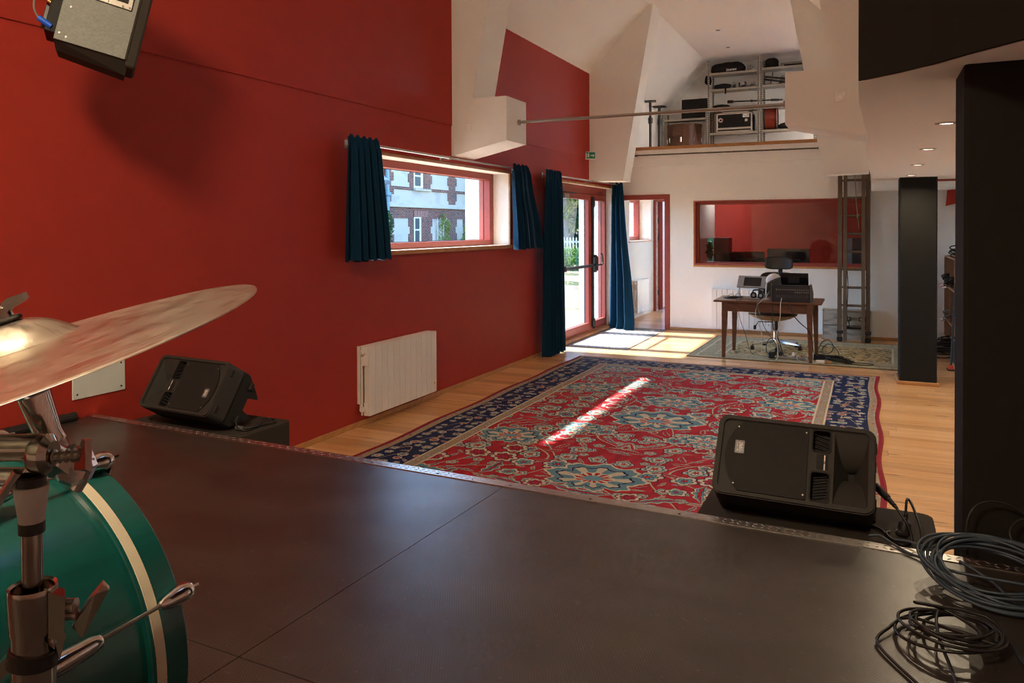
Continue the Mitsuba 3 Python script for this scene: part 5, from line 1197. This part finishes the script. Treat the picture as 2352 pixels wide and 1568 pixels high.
cord('white cord looping on the rug between power strip and right desk leg', [(-.80, 9.93, .05), (-.78, 9.86, .02), (-.72, 9.82, .012), (-.66, 9.86, .014), (-.62, 9.90, .08), (-.605, 9.86, .22), (-.60, 9.80, .12), (-.60, 9.77, .02), (-.55, 9.77, .015)], 'cable_white', .0035)
# ---- office chair behind the desk
t = thing('office_chair', 'black leather office chair with a headrest behind the desk', 'chair')
CHC = np.array([-1.13, 10.80, 0])
def bowl(cx, cy, cz_, rx, ry, depth, th, n=18, m=10):
    """A dished cushion: an ellipse bulging down by depth, th thick."""
    V = []
    for lay in (0, 1):
        for i in range(m + 1):
            r = i / m
            for j in range(n):
                a = 2 * math.pi * j / n
                z = cz_ - depth * (1 - r ** 2.2) + (th if lay else 0) * (1 - .25 * r ** 6)
                q = 1 / (abs(math.cos(a)) ** 3 + abs(math.sin(a)) ** 3) ** (1 / 3)
                V.append((cx + rx * r * math.cos(a) * q, cy + ry * r * math.sin(a) * q, z))
    q = []
    for lay in (0, 1):
        o = lay * (m + 1) * n
        for i in range(m):
            for j in range(n):
                k = [o + i * n + j, o + i * n + (j + 1) % n, o + (i + 1) * n + (j + 1) % n, o + (i + 1) * n + j]
                q.append(k if not lay else k[::-1])
    o1, o2 = m * n, (m + 1) * n + m * n
    for j in range(n):
        q.append([o1 + j, o1 + (j + 1) % n, o2 + (j + 1) % n, o2 + j])
    return np.array(V), quads(q)
put('seat_shell', bowl(-1.165, 10.78, .455, .31, .26, .085, .012), 'plywood_edge', t, True)
put('seat_cushion', bowl(-1.165, 10.78, .475, .295, .25, .09, .075), 'leather', t, True)
def shell(x0, x1, z0, z1, y, bow, th, up=0.0, n=14, m=10, lean=.12):
    V = []
    for lay in (0, 1):
        for i in range(m + 1):
            for j in range(n + 1):
                u, v = j / n * 2 - 1, i / m * 2 - 1
                k = (abs(u) ** 5 + abs(v) ** 5) ** .2 if (u or v) else 1; s = max(abs(u), abs(v)) / k if k else 1
                uu, vv = u * s, v * s
                edge = 1 - max(abs(uu), abs(vv)) ** 8
                V.append(((x0 + x1) / 2 + (x1 - x0) / 2 * uu, y - bow * uu * uu + lean * ((vv + 1) / 2) + (th * (.35 + .65 * edge) if lay else 0), (z0 + z1) / 2 + (z1 - z0) / 2 * vv))
    w = n + 1; q = []
    for lay in (0, 1):
        o = lay * (m + 1) * w
        for i in range(m):
            for j in range(n):
                k = [o + i * w + j, o + i * w + j + 1, o + (i + 1) * w + j + 1, o + (i + 1) * w + j]
                q.append(k[::-1] if lay else k)
    rim = [(0, j) for j in range(n)] + [(i, n) for i in range(m)] + [(m, j) for j in range(n, 0, -1)] + [(i, 0) for i in range(m, 0, -1)]
    o = (m + 1) * w
    for a, b in zip(rim, rim[1:] + rim[:1]):
        i1, i2 = a[0] * w + a[1], b[0] * w + b[1]
        q.append([i1, o + i1, o + i2, i2])
    return np.array(V), quads(q)
put('backrest', shell(-1.375, -.92, .52, .995, 11.0, .10, .06), 'leather', t, True)
put('back_shell', shell(-1.380, -.915, .515, 1.0, 11.065, .10, .012), 'plywood_edge', t, True)
put('headrest', shell(-1.295, -.935, 1.045, 1.215, 11.03, .035, .085, lean=.03), 'leather', t, True)
put('headrest_post', cbox((-1.105, 11.11, 1.02), (.055, .02, .16), .006), 'black_metal', t)
for s, x in ((-1, -1.47), (1, -.86)):
    a = put('armrest', cbox((x, 10.80, .59), (.055, .25, .03), .012), 'leather', t)
    put('arm_post', tube(spline([(x, 10.82, .58), (x - s * .02, 10.84, .50), (x - s * .14, 10.82, .41)], 5), .012, 8), 'black_metal', a, smooth=40)
put('gas_post', join([cyl(CHC + EZ * .24, CHC + EZ * .37, .026, 14)]), 'black_metal', t, smooth=30)
put('lower_post', cyl(CHC + EZ * .09, CHC + EZ * .245, .032, 14), 'chrome', t, smooth=30)
put('tilt_lever', tube([(-1.16, 10.74, .36), (-1.34, 10.70, .36), (-1.37, 10.69, .31)], .0065, 6), 'black_metal', t, smooth=40)
put('lever_knob', cbox((-1.385, 10.685, .285), (.035, .03, .055), .008), 'black_plastic', t)
for i, (x, y) in enumerate(((-1.395, 10.53), (-1.30, 11.0), (-.885, 10.98), (-.82, 10.68), (-1.08, 10.45))):
    e = np.array([x, y, 0])
    lg = put('base_arm', hull([CHC + EZ * .13 + (.02, 0, 0), CHC + EZ * .13 - (.02, 0, 0), CHC + EZ * .085 + (.02, 0, 0), CHC + EZ * .085 - (.02, 0, 0), CHC + EZ * .13 + (0, .02, 0), CHC + EZ * .085 - (0, .02, 0), e + EZ * .088 + (.010, 0, 0), e + EZ * .088 - (.010, 0, 0), e + EZ * .068 + (0, .01, 0), e + EZ * .068 - (0, .01, 0)]), 'chrome', t)
    put('caster', join([cyl(e + EZ * .036 + (-.022, 0, 0), e + EZ * .036 + (.022, 0, 0), .027, 14), cyl(e + EZ * .05, e + EZ * .075, .008, 8)]), 'black_plastic', lg, smooth=30)
# ---- flight case and ladder by the back wall
mat('case_grey', proc(lambda p, n, uv: mix((0.42, 0.39, 0.33), (0.24, 0.215, 0.18), smoothstep(0.45, 0.75, fbm(p.x * 7, p.y * 7, p.z * 22, 4)))), 0.6)
mat('alu', (0.55, 0.53, 0.49), 0.35, metal=0.9)
def flight_case(label, x0, x1, y0, y1, z0, z1, panel, edge=.022, **kw):
    t = thing('flight_case', label, 'case')
    put('body', box(x0 + .004, x1 - .004, y0 + .004, y1 - .004, z0 + .004, z1 - .004), panel, t)
    for a in (x0, x1 - edge):
        for b in (y0, y1 - edge):
            put('edge_rail', box(a, a + edge, b, b + edge, z0, z1, .003), 'alu', t)
        for c in (z0, z1 - edge):
            put('edge_rail', box(a, a + edge, y0, y1, c, c + edge, .003), 'alu', t)
    for b in (y0, y1 - edge):
        for c in (z0, z1 - edge):
            put('edge_rail', box(x0, x1, b, b + edge, c, c + edge, .003), 'alu', t)
    for a in (x0, x1):
        for c in (z0, z1):
            put('corner', mv(hull([(i * .020, j * .020, k * .020) for i, j, k in ((-1, -1, 0), (1, 1, 0), (1, -1, 0), (-1, 1, 0), (0, 0, 1), (0, 0, -1), (0, -1.2, 0), (1.2, 0, 0), (-1.2, 0, 0))]), (a + (.012 if a == x0 else -.012), y0 + .012, c + (.012 if c == z0 else -.012))), 'steel', t)
    return t
t = flight_case('worn pale grey flight case standing behind the ladder', -.615, .015, 11.985, 12.135, .0, .432, 'case_grey', .014)
put('lid_seam', box(-.60, .0, 11.981, 11.986, .205, .212), 'hole_black', t)
for x in (-.285, -.09):
    l = put('latch', box(x - .045, x + .045, 11.972, 11.986, .275, .335, .004), 'black_metal', t)
    put('latch_plate', box(x - .028, x + .028, 11.968, 11.974, .288, .322, .002), 'alu', l)
put('handle', join([box(-.30, -.05, 11.955, 11.975, .165, .195, .006), box(-.30, -.27, 11.965, 11.986, .16, .20), box(-.08, -.05, 11.965, 11.986, .16, .20)]), 'black_plastic', t)
mat('ladder_wood', proc(lambda p, n, uv: mix((0.17, 0.115, 0.065), (0.085, 0.055, 0.032), fbm(p.x * 30, p.y * 30, p.z * 4, 4))), 0.55)
t = thing('ladder', 'tall brown two part extension ladder leaning on the loft edge', 'ladder')
y0_, y1_ = 11.80, 12.07
def ly(z): return y0_ + (y1_ - y0_) * z / 3.3
for sec, (xa, xb, off, top, w) in enumerate(((-.383, -.018, .045, 3.05, .056), (-.312, -.078, -.005, 3.35, .048))):
    s = put('section', join([hull([(x + i * w / 2, ly(z) + off + j * .032, z) for i in (-1, 1) for j in (-1, 1) for z in (.012, top)]) for x in (xa, xb)][:1]), 'ladder_wood', t)
    put('rail', hull([(xb + i * w / 2, ly(z) + off + j * .032, z) for i in (-1, 1) for j in (-1, 1) for z in (.012, top)]), 'ladder_wood', s)
    for z in np.arange(.51, top - .1, .2525):
        put('rung', tube([(xa, ly(z) + off, z), (xb, ly(z) + off, z)], .017 if sec else .013, 8), 'ladder_wood', s, smooth=40)
for x in (-.383, -.018):
    put('rubber_foot', cbox((x, 11.845, .035), (.074, .09, .058), .01), 'black_plastic', t)
    put('guide_bracket', cbox((x * .985, 11.842, .135), (.085, .12, .035), .006), 'black_metal', t)
r = thing('rope', 'thin pull rope of the ladder knotted round a rung', 'rope')
mat('rope_tan', (0.20, 0.16, 0.10), 0.9)
put('cord', tube(spline([(-.20, 11.93, 2.9), (-.19, 11.93, 2.4), (-.175, 11.925, 2.05), (-.155, 11.92, 1.80), (-.145, 11.918, 1.74), (-.135, 11.92, 1.60)], 5), .006, 6), 'rope_tan', r, smooth=60)
put('knot', join([lathe([(.0005, -.02), (.014, -.012), (.016, 0), (.013, .012), (.0005, .02)], 10, (-.150, 11.90, 1.785 - i * .03), (.3, .2, 1)) for i in (0, 1)]), 'rope_tan', r, smooth=50)
put('tail', tube(spline([(-.285, 11.86, 1.0), (-.275, 11.83, .8), (-.28, 11.82, .6), (-.29, 11.815, .4), (-.255, 11.81, .25), (-.27, 11.81, .19)], 5), .006, 6), 'cable_black', r, smooth=60)
# ------------------------------------------------------------------ the loft: perforated metal shelving and stored gear
LZ, SY0, SY1 = 2.897, 14.90, 15.38
mat('shelf_grey', (0.34, 0.31, 0.26), 0.5)
mat('cloth_black', (0.020, 0.018, 0.017), 0.85, spec=0.1)
def _holes(p, n, uv):
    z = p.z / 0.040; d = dr.abs(z - dr.floor(z) - 0.5)
    return dr.select((d < 0.22) & (dr.abs(uv.x) < 0.30), mi.Color3f((0.03, 0.027, 0.024)), mi.Color3f((0.34, 0.31, 0.26)))
mat('post_perforated', proc(_holes), 0.5)
def post(parent, x, y, z1, w=.036):
    m = join([box(x - w / 2, x + w / 2, y, y + .003, LZ, z1), box(x - w / 2, x - w / 2 + .003, y, y + w, LZ, z1)])
    put('post', m, 'post_perforated', parent, uv=np.column_stack([(np.asarray(m[0])[:, 0] - x) / w, np.zeros(len(m[0]))]))
def shelving(label, x0, x1, zs, z1, y0=SY0, y1=SY1):
    t = thing('shelving_unit', label, 'shelf')
    for x in (x0, x1):
        for y in (y0, y1):
            post(t, x, y, z1)
    for z in zs:
        put('shelf', join([box(x0, x1, y0 + .006, y1, z - .004, z), box(x0 + .018, x1 - .018, y0 - .002, y0 + .004, z - .040, z, .001)]), 'shelf_grey', t)
    return t
shelving('tall grey metal shelving unit in the middle of the loft', -2.775, -1.870, (3.40, 3.835, 4.225, 4.530), 4.76)
shelving('tall grey metal shelving unit at the right of the loft', -1.822, -.90, (3.41, 3.835, 4.235, 4.550), 4.78)
shelving('low grey metal shelving unit at the left end of the loft', -3.66, -2.818, (3.705, 3.0), 3.86)
def bag(name, label, c, r, seed, m='cloth_black', cat='bag', sq=3.0, squash=.25):
    """A soft lumpy bag resting on its base."""
    v, f = trimesh.creation.icosphere(4).vertices.copy(), trimesh.creation.icosphere(4).faces
    k = 1 / (np.abs(v) ** sq).sum(1) ** (1 / sq); v = v * k[:, None]
    v *= (1 + .22 * (meshkit.fbm(v * 2.1 + seed, 3, seed) - .5))[:, None]
    v[:, 2] = np.where(v[:, 2] < -1 + squash, -1 + squash, v[:, 2]) - (-1 + squash)
    v = v * np.array(r) * np.array([1, 1, 1]) + np.array(c)
    t = thing(name, label, cat)
    put('body', (v, f), m, t, True)
    return t
bg = bag('bag', 'large black soft bag on the top shelf of the loft', (-2.44, 15.10, 4.531), (.31, .17, .115), 2)
put('label_print', basis(text('Ibanez', .042, .002), (-2.36, 14.925, 4.575), (1, 0, .05), (-.05, 0, 1), (0, -1, 0)), 'white_print', bg)
bag('bag', 'black bag on the right end of the loft top shelf', (-1.655, 15.12, 4.551), (.115, .15, .115), 5)
bag('bag', 'dark cymbal bag wedged beside the left post of the tall shelving', (-2.855, 15.30, 4.40), (.055, .12, .09), 9)
t = thing('carton', 'small pale upright box on the loft top shelf', 'box')
put('body', box(-2.095, -2.025, 15.0, 15.1, 4.531, 4.650, .002), 'grey_plastic', t); put('print', box(-2.085, -2.035, 14.998, 15.0, 4.56, 4.63), 'badge', t)
t = thing('cup', 'little white pot on the loft top shelf', 'pot')
put('body', lathe([(.0005, 0), (.016, 0), (.018, .045), (.012, .055), (.0005, .055)], 14, (-1.97, 15.0, 4.531)), 'white_gloss', t, smooth=30); put('lid', cyl((-1.97, 15.0, 4.586), (-1.97, 15.0, 4.600), .013, 12), 'black_plastic', t)
t = thing('case', 'flat black case on the right of the loft top shelf', 'case')
put('body', box(-1.43, -1.05, 15.0, 15.25, 4.551, 4.595, .006), 'cloth_black', t)
t = thing('carton', 'long grey box behind the flat case on the loft top shelf', 'box')
put('body', box(-1.52, -.95, 15.27, 15.36, 4.551, 4.68, .003), 'shelf_grey', t)
t = bag('cloth_bag', 'black cloth bag with hanging strap on the second loft shelf', (-2.53, 15.05, 4.226), (.16, .13, .06), 12)
put('strap', box(-2.475, -2.445, 14.892, 14.897, 4.12, 4.23), 'cloth_black', t)
t = thing('clamp_heap', 'heap of black stage clamps and cables on the second loft shelf', 'clamps')
g = np.random.default_rng(8)
for i in range(16):
    c = np.array([-2.36 + .028 * i, 15.02 + g.uniform(-.05, .06), 4.245 + g.uniform(0, .03)]); a = g.normal(size=3) * .035
    put('clamp', join([cyl(c - a, c + a, .010, 7), cbox(c + a * .8, (.03, .02, .03), .004)]), 'black_metal' if i % 3 else 'steel', t)
put('cable', tube(spline(coil(-2.0, 15.03, .09, .06, 4, 4.236, .02, 3, jit=.3), 2), .006, 6), 'cable_grey', t, smooth=60)
t = thing('stand_bundle', 'folded black stands lying on the right of the second loft shelf', 'stand')
for i, (a, b) in enumerate((((-1.77, 15.0, 4.40), (-1.35, 15.02, 4.33)), ((-1.78, 15.05, 4.36), (-1.42, 15.0, 4.28)), ((-1.62, 14.98, 4.47), (-1.66, 15.0, 4.26)), ((-1.52, 14.95, 4.245), (-1.38, 14.96, 4.30)), ((-1.78, 15.1, 4.27), (-1.45, 15.1, 4.26)))):
    put('tube', cyl(a, b, .018 if i < 2 else .010, 8), 'black_metal', t, smooth=30)
put('jar', lathe([(.0005, 0), (.05, 0), (.055, .02), (.055, .13), (.04, .16), (.035, .18), (.0005, .18)], 16, (-1.46, 15.15, 4.236)), 'grey_plastic', thing('jar', 'pale plastic jar behind the stands on the second loft shelf', 'jar'), smooth=30)
t = thing('microphone_stand', 'long black boom lying on the third loft shelf', 'stand')
put('tube', cyl((-2.43, 15.0, 3.985), (-1.45, 15.0, 3.955), .013, 8), 'black_metal', t, smooth=30); put('clutch', join([cyl((-2.44, 15.0, 3.985), (-2.34, 15.0, 3.983), .028, 10), cyl((-2.0, 14.97, 3.97), (-2.0, 15.03, 3.97), .022, 10)]), 'black_plastic', t, smooth=30)
put('counterweight', cyl((-1.66, 15.0, 3.962), (-1.52, 15.0, 3.957), .022, 10), 'black_metal', t)
bag('cloth_bag', 'low black cloth bag on the left of the third loft shelf', (-2.56, 15.05, 3.836), (.16, .13, .06), 17)
t = flight_case('black flight case with silver edges and stickers on the lower loft shelf', -2.64, -1.98, 14.93, 15.33, 3.402, 3.765, 'cloth_black', .030)
put('lower_rail', box(-2.61, -2.01, 14.925, 14.935, 3.452, 3.490, .002), 'alu', t)
s = put('maker_sticker', box(-2.155, -2.035, 14.929, 14.9335, 3.665, 3.730), 'white_print', t)
put('lettering', basis(text('THON', .034, .001), (-2.095, 14.929, 3.698), (1, 0, 0), (0, 0, 1), (0, -1, 0)), 'hole_black', s)
put('paper_label', box(-2.115, -2.065, 14.930, 14.9335, 3.59, 3.64), 'cream_inlay', t)
s = put('round_sticker', lathe([(.0005, 0), (.042, 0)], 24, (-2.555, 14.9325, 3.635), (0, -1, 0)), 'white_print', t); put('sticker_ring', lathe([(.036, .001), (.029, .001)], 24, (-2.555, 14.9325, 3.635), (0, -1, 0)), 'red_plastic', s); put('sticker_mark', box(-2.575, -2.535, 14.930, 14.9316, 3.62, 3.65), 'hole_black', s)
t = flight_case('flat flight case lying on top of the stickered case', -2.555, -2.04, 14.95, 15.3, 3.768, 3.842, 'cloth_black', .024)
t = thing('drum', 'orange red drum lying on the lower right loft shelf', 'drum')
put('shell', cyl((-1.77, 15.12, 3.635), (-1.57, 15.12, 3.635), .205, 36), 'drum_red', t, smooth=30)
mat('drum_red', (0.20, 0.030, 0.015), 0.35)
for x in (-1.772, -1.568):
    put('hoop', lathe([(.200, -.012), (.216, -.012), (.216, .012), (.200, .012), (.200, -.012)], 36, (x, 15.12, 3.635), (1, 0, 0)), 'black_metal', t)
bag('bag', 'slumped dark bag right of the red drum on the loft shelf', (-1.36, 15.12, 3.411), (.17, .15, .075), 23)
t = thing('panel', 'flat black panel leaning on the low loft shelving', 'panel')
put('board', rot(box(-3.31, -2.80, 15.0, 15.03, 3.707, 4.09, .004), -4, 'x', (-3, 15.0, 3.707)), 'cloth_black', t)
t = thing('floor_tom', 'large brown wooden drum standing in the low loft shelving', 'drum')
put('shell', cyl((-3.30, 15.22, 3.02), (-3.30, 15.22, 3.60), .325, 40), 'brown_wood', t, smooth=30)
for z in (3.03, 3.60):
    put('hoop', lathe([(.320, -.016), (.336, -.016), (.336, .016), (.320, .016), (.320, -.016)], 40, (-3.30, 15.22, z)), 'brown_wood', t)
for a in range(0, 360, 45):
    e = np.array([math.cos(math.radians(a)), math.sin(math.radians(a)), 0])
    put('lug', cbox(np.array([-3.30, 15.22, 3.31]) + e * .335, (.03, .03, .10), .006), 'chrome', t)
bag('bag', 'dark bag on the loft floor under the right shelving', (-1.12, 14.75, LZ), (.28, .2, .15), 31)
for i, (x, z1, w, lab) in enumerate(((-3.505, 3.835, .14, 'taller black speaker stand with a flat top plate in the loft corner'), (-3.40, 3.765, .13, 'shorter black speaker stand with a flat top plate in the loft corner'))):
    t = thing('speaker_stand', lab, 'stand'); y = 13.40 if i == 0 else 13.62
    x = x * y / 14.9 * 1.0 if False else x
    put('pole', cyl((x, y, LZ + .03), (x, y, z1 - .02), .022 if i == 0 else .028, 10), 'black_metal', t, smooth=30)
    put('collar', cyl((x, y, 3.45), (x, y, 3.55), .038, 10), 'black_plastic', t, smooth=30)
    put('top_plate', rot(cbox((x, y, z1), (.20 if i == 0 else .22, .17, .020), .003), 12 if i == 0 else 0, 'z', (x, y, z1)), 'black_metal', t)
    put('base', cbox((x, y, LZ + .015), (.26, .28, .03), .004), 'black_metal', t)
for i, (x, y) in enumerate(((-2.25, 12.9), (-2.3, 14.2))):
    t = thing('downlight', ('nearer' if i == 0 else 'farther') + ' small unlit ceiling spot above the loft', 'ceiling light', 'unlit spots over the loft')
    put('ring', lathe([(.02, -.002), (.034, -.006), (.036, .0), (.02, .0)], 18, (x, y, ZF)), 'white_ring', t, smooth=30)
    put('lens', cyl((x, y, ZF - .001), (x, y, ZF - .003), .02, 14), 'badge', t)
# ------------------------------------------------------------------ behind the control room glass; the end of the side aisle
t = thing('control_desk', 'dark control room desk under the back window', 'desk')
put('top', box(-2.65, .2, 12.75, 13.6, .90, .94, .004), 'brown_wood', t)
for x in (-2.6, .12):
    put('leg', box(x, x + .05, 12.8, 13.5, 0, .90), 'black_metal', t)
def studio_speaker(label, x0, x1, z0, z1, y0, y1, face):
    t = thing('studio_speaker', label, 'speaker')
    put('cabinet', box(x0, x1, y0, y1, z0, z1, .004), 'black_plastic', t)
    if face:
        put('lit_side', box(x0 - .003, x0, y0, y1, z0, z1), face, t)
    return t
t = studio_speaker('black studio speaker at the left of the control room window', -2.37, -2.12, .97, 1.44, 13.2, 13.5, None)
put('side_veneer', box(-2.375, -2.369, 13.205, 13.495, .975, 1.435), 'plate_grey', t)
t = studio_speaker('grey and black studio speaker at the right of the control room window', -.245, -.06, .97, 1.435, 13.2, 13.5, None)
put('side_veneer', box(-.37, -.246, 13.2, 13.5, .97, 1.435), 'grey_speaker', t)
mat('grey_speaker', (0.16, 0.18, 0.18), 0.5)
for lab, x0, x1, z1, y in (('lower black monitor screen behind the control room glass', -2.10, -1.555, 1.213, 13.2), ('wider black monitor screen behind the control room glass', -1.515, -.865, 1.265, 13.2)):
    t = thing('monitor', lab, 'monitor')
    put('panel', box(x0, x1, y, y + .035, .985, z1, .006), 'screen_black', t)
    put('stand', box((x0 + x1) / 2 - .1, (x0 + x1) / 2 + .1, y + .03, y + .18, .94, .99, .01), 'black_plastic', t)
    put('stripe', box(x0 + .08, x1 - .15, y - .001, y, 1.09, 1.093), 'badge', t)
t = thing('plant', 'dark potted plant beside the left control room speaker', 'plant')
leaves('foliage', t, None, blob(160, (-2.43, 13.15, 1.22), (.06, .06, .16), 5), .035, 'leaf_dark', 15)
put('pot', lathe([(.0005, 0), (.05, 0), (.06, .1), (.0005, .1)], 14, (-2.43, 13.15, .94)), 'plate_grey', t)
# a bright window reveal at the left of the control room
struct('window_4', join([box(-2.76, -2.66, 13.62, 14.9, 1.42, 2.05)]), 'white_gloss', 'pale panel at the left side of the control room')
lampc = thing('room_lamp', 'flush round ceiling lamp of the control room', 'lamp')
ang = np.arange(24) * 2 * np.pi / 24
put('lens', (np.vstack([[-2.5, 14.5, 2.56], np.stack([-2.5 + .10 * np.cos(ang), 14.5 + .10 * np.sin(ang), np.full(24, 2.56)], 1)]), np.array([[0, 1 + (i + 1) % 24, 1 + i] for i in range(24)])), 'white_ring', lampc, emitter=emit(CRK, (1.0, .95, .88)))
put('rim', lathe([(.10, -.0), (.12, 0), (.12, .04), (.10, .04)], 24, (-2.5, 14.5, 2.56)), 'white_gloss', lampc, smooth=30)
# ---- bookcase with cables at the end of the aisle
mat('case_wood', (0.26, 0.125, 0.06), 0.5)
t = thing('bookcase', 'narrow wooden bookcase full of cables at the end of the side aisle', 'bookcase')
bx0, bx1, by0, by1 = .935, 1.235, 10.75, 12.13
for y in (by0, by1 - .022):
    put('side', box(bx0, bx1, y, y + .022, 0, 1.225), 'case_wood', t)
for z in (.06, .36, .81, 1.205):
    put('shelf', box(bx0, bx1, by0 + .022, by1 - .022, z, z + .020), 'case_wood', t)
put('divider', box(bx0 + .005, bx1, 11.42, 11.44, .08, 1.205), 'case_wood', t)
put('back', box(bx1, bx1 + .01, by0, by1, 0, 1.225), 'black_plastic', t)
def bundle(label, c, r, n, seed, m='cable_black', ends=None, ax='y'):
    k = thing('cable_bundle', label, 'cable')
    g = random.Random(seed)
    for i in range(n):
        o = np.array([g.uniform(-.3, .3) * r, g.uniform(-1, 1) * r * .9, g.uniform(0, 1) * r])
        a = g.uniform(.7, 1.0) * r
        pts = [np.array(c) + o + (np.array([math.cos(s) * a * 1.3, math.sin(s * 2) * .02, math.sin(s) * a * .35 + .02])) for s in np.linspace(0, 6.28, 17)]
        put('loop', tube(pts, .007, 6), m, k, smooth=60)
    if ends:
        for j, e in enumerate(ends):
            p = np.array(c) + (-r * 1.2, (-1) ** j * r * (.3 + .2 * j), .02)
            put('plug', cyl(p, p + (-.05, .01, -.01), .011, 8), e, k, smooth=30)
    return k
bundle('black cable bundles with red and white plugs on the upper shelf of the bookcase', (1.02, 11.55, .835), .12, 9, 1, ends=('red_plastic', 'white_gloss', 'steel'))
bundle('second stack of black cables at the near end of the upper bookcase shelf', (1.02, 11.15, .835), .12, 7, 2, ends=('red_plastic', 'white_gloss'))
bundle('small black cables lying on top of the bookcase', (1.04, 11.2, 1.23), .10, 5, 3, ends=('white_gloss', 'steel'))
bundle('grey cables with pale plugs on the lower shelf of the bookcase', (1.03, 11.5, .385), .11, 6, 4, 'cable_grey', ('white_gloss', 'steel', 'white_gloss'))
bundle('bunch of black cables on the floor in front of the bookcase', (.80, 10.75, .01), .14, 9, 5, ends=('steel', 'white_gloss'))
bundle('dark cables at the foot of the bookcase behind the silver box', (.93, 11.05, .09), .12, 6, 6)
t = thing('metal_box', 'tilted silver metal box on the floor before the bookcase', 'box')
put('body', rot(box(.76, .92, 11.25, 11.65, .07, .20, .01), -14, 'y', (.84, 11.4, .1)), 'alu', t)
put('latch', rot(box(.78, .86, 11.235, 11.25, .10, .15, .003), -14, 'y', (.84, 11.4, .1)), 'black_metal', t)
put('support', box(.78, .90, 11.3, 11.6, 0, .075), 'black_plastic', t)
t = thing('crate', 'black crate with a pale rim at the foot of the bookcase', 'crate')
put('body', join([box(.90, 1.2, 10.4, 10.72, 0, .28, .008)]), 'black_plastic', t); put('rim', join([box(.89, 1.21, 10.39, 10.41, .27, .29), box(.89, 1.21, 10.71, 10.73, .27, .29), box(.89, .91, 10.39, 10.73, .27, .29)]), 'badge', t)
t = thing('broom', 'thin dark stick with a red foot leaning by the bookcase', 'stick')
put('stick', cyl((.835, 9.95, .03), (.905, 10.25, .95), .011, 8), 'black_metal', t, smooth=30); put('foot', cbox((.832, 9.94, .03), (.05, .10, .055), .01), 'red_plastic', t); put('sole', cbox((.832, 9.94, .008), (.07, .13, .014), .004), 'black_plastic', t)
t = thing('board', 'slanting red painted board high on the back wall beyond the column', 'board')
put('panel', prism([(.945, 1.895), (.968, 2.118), (1.22, 2.118), (1.22, 1.97)], 12.05, 12.12, 'xz'), 'red_paint', t)
t = thing('air_vent', 'round white air vent in the ceiling at the end of the aisle', 'vent')
put('ring', lathe([(.05, -.004), (.085, -.018), (.09, 0), (.05, .0)], 24, (.93, 11.6, ZM)), 'white_gloss', t, smooth=30)
put('disc', lathe([(.0005, -.024), (.045, -.022), (.05, -.012), (.0005, -.012)], 20, (.93, 11.6, ZM)), 'white_gloss', t, smooth=30)
put('ceiling_edge', box(.62, 1.25, 9.36, 9.44, ZM - .02, ZM + .01), 'red_frame', 'ceiling_mezzanine')
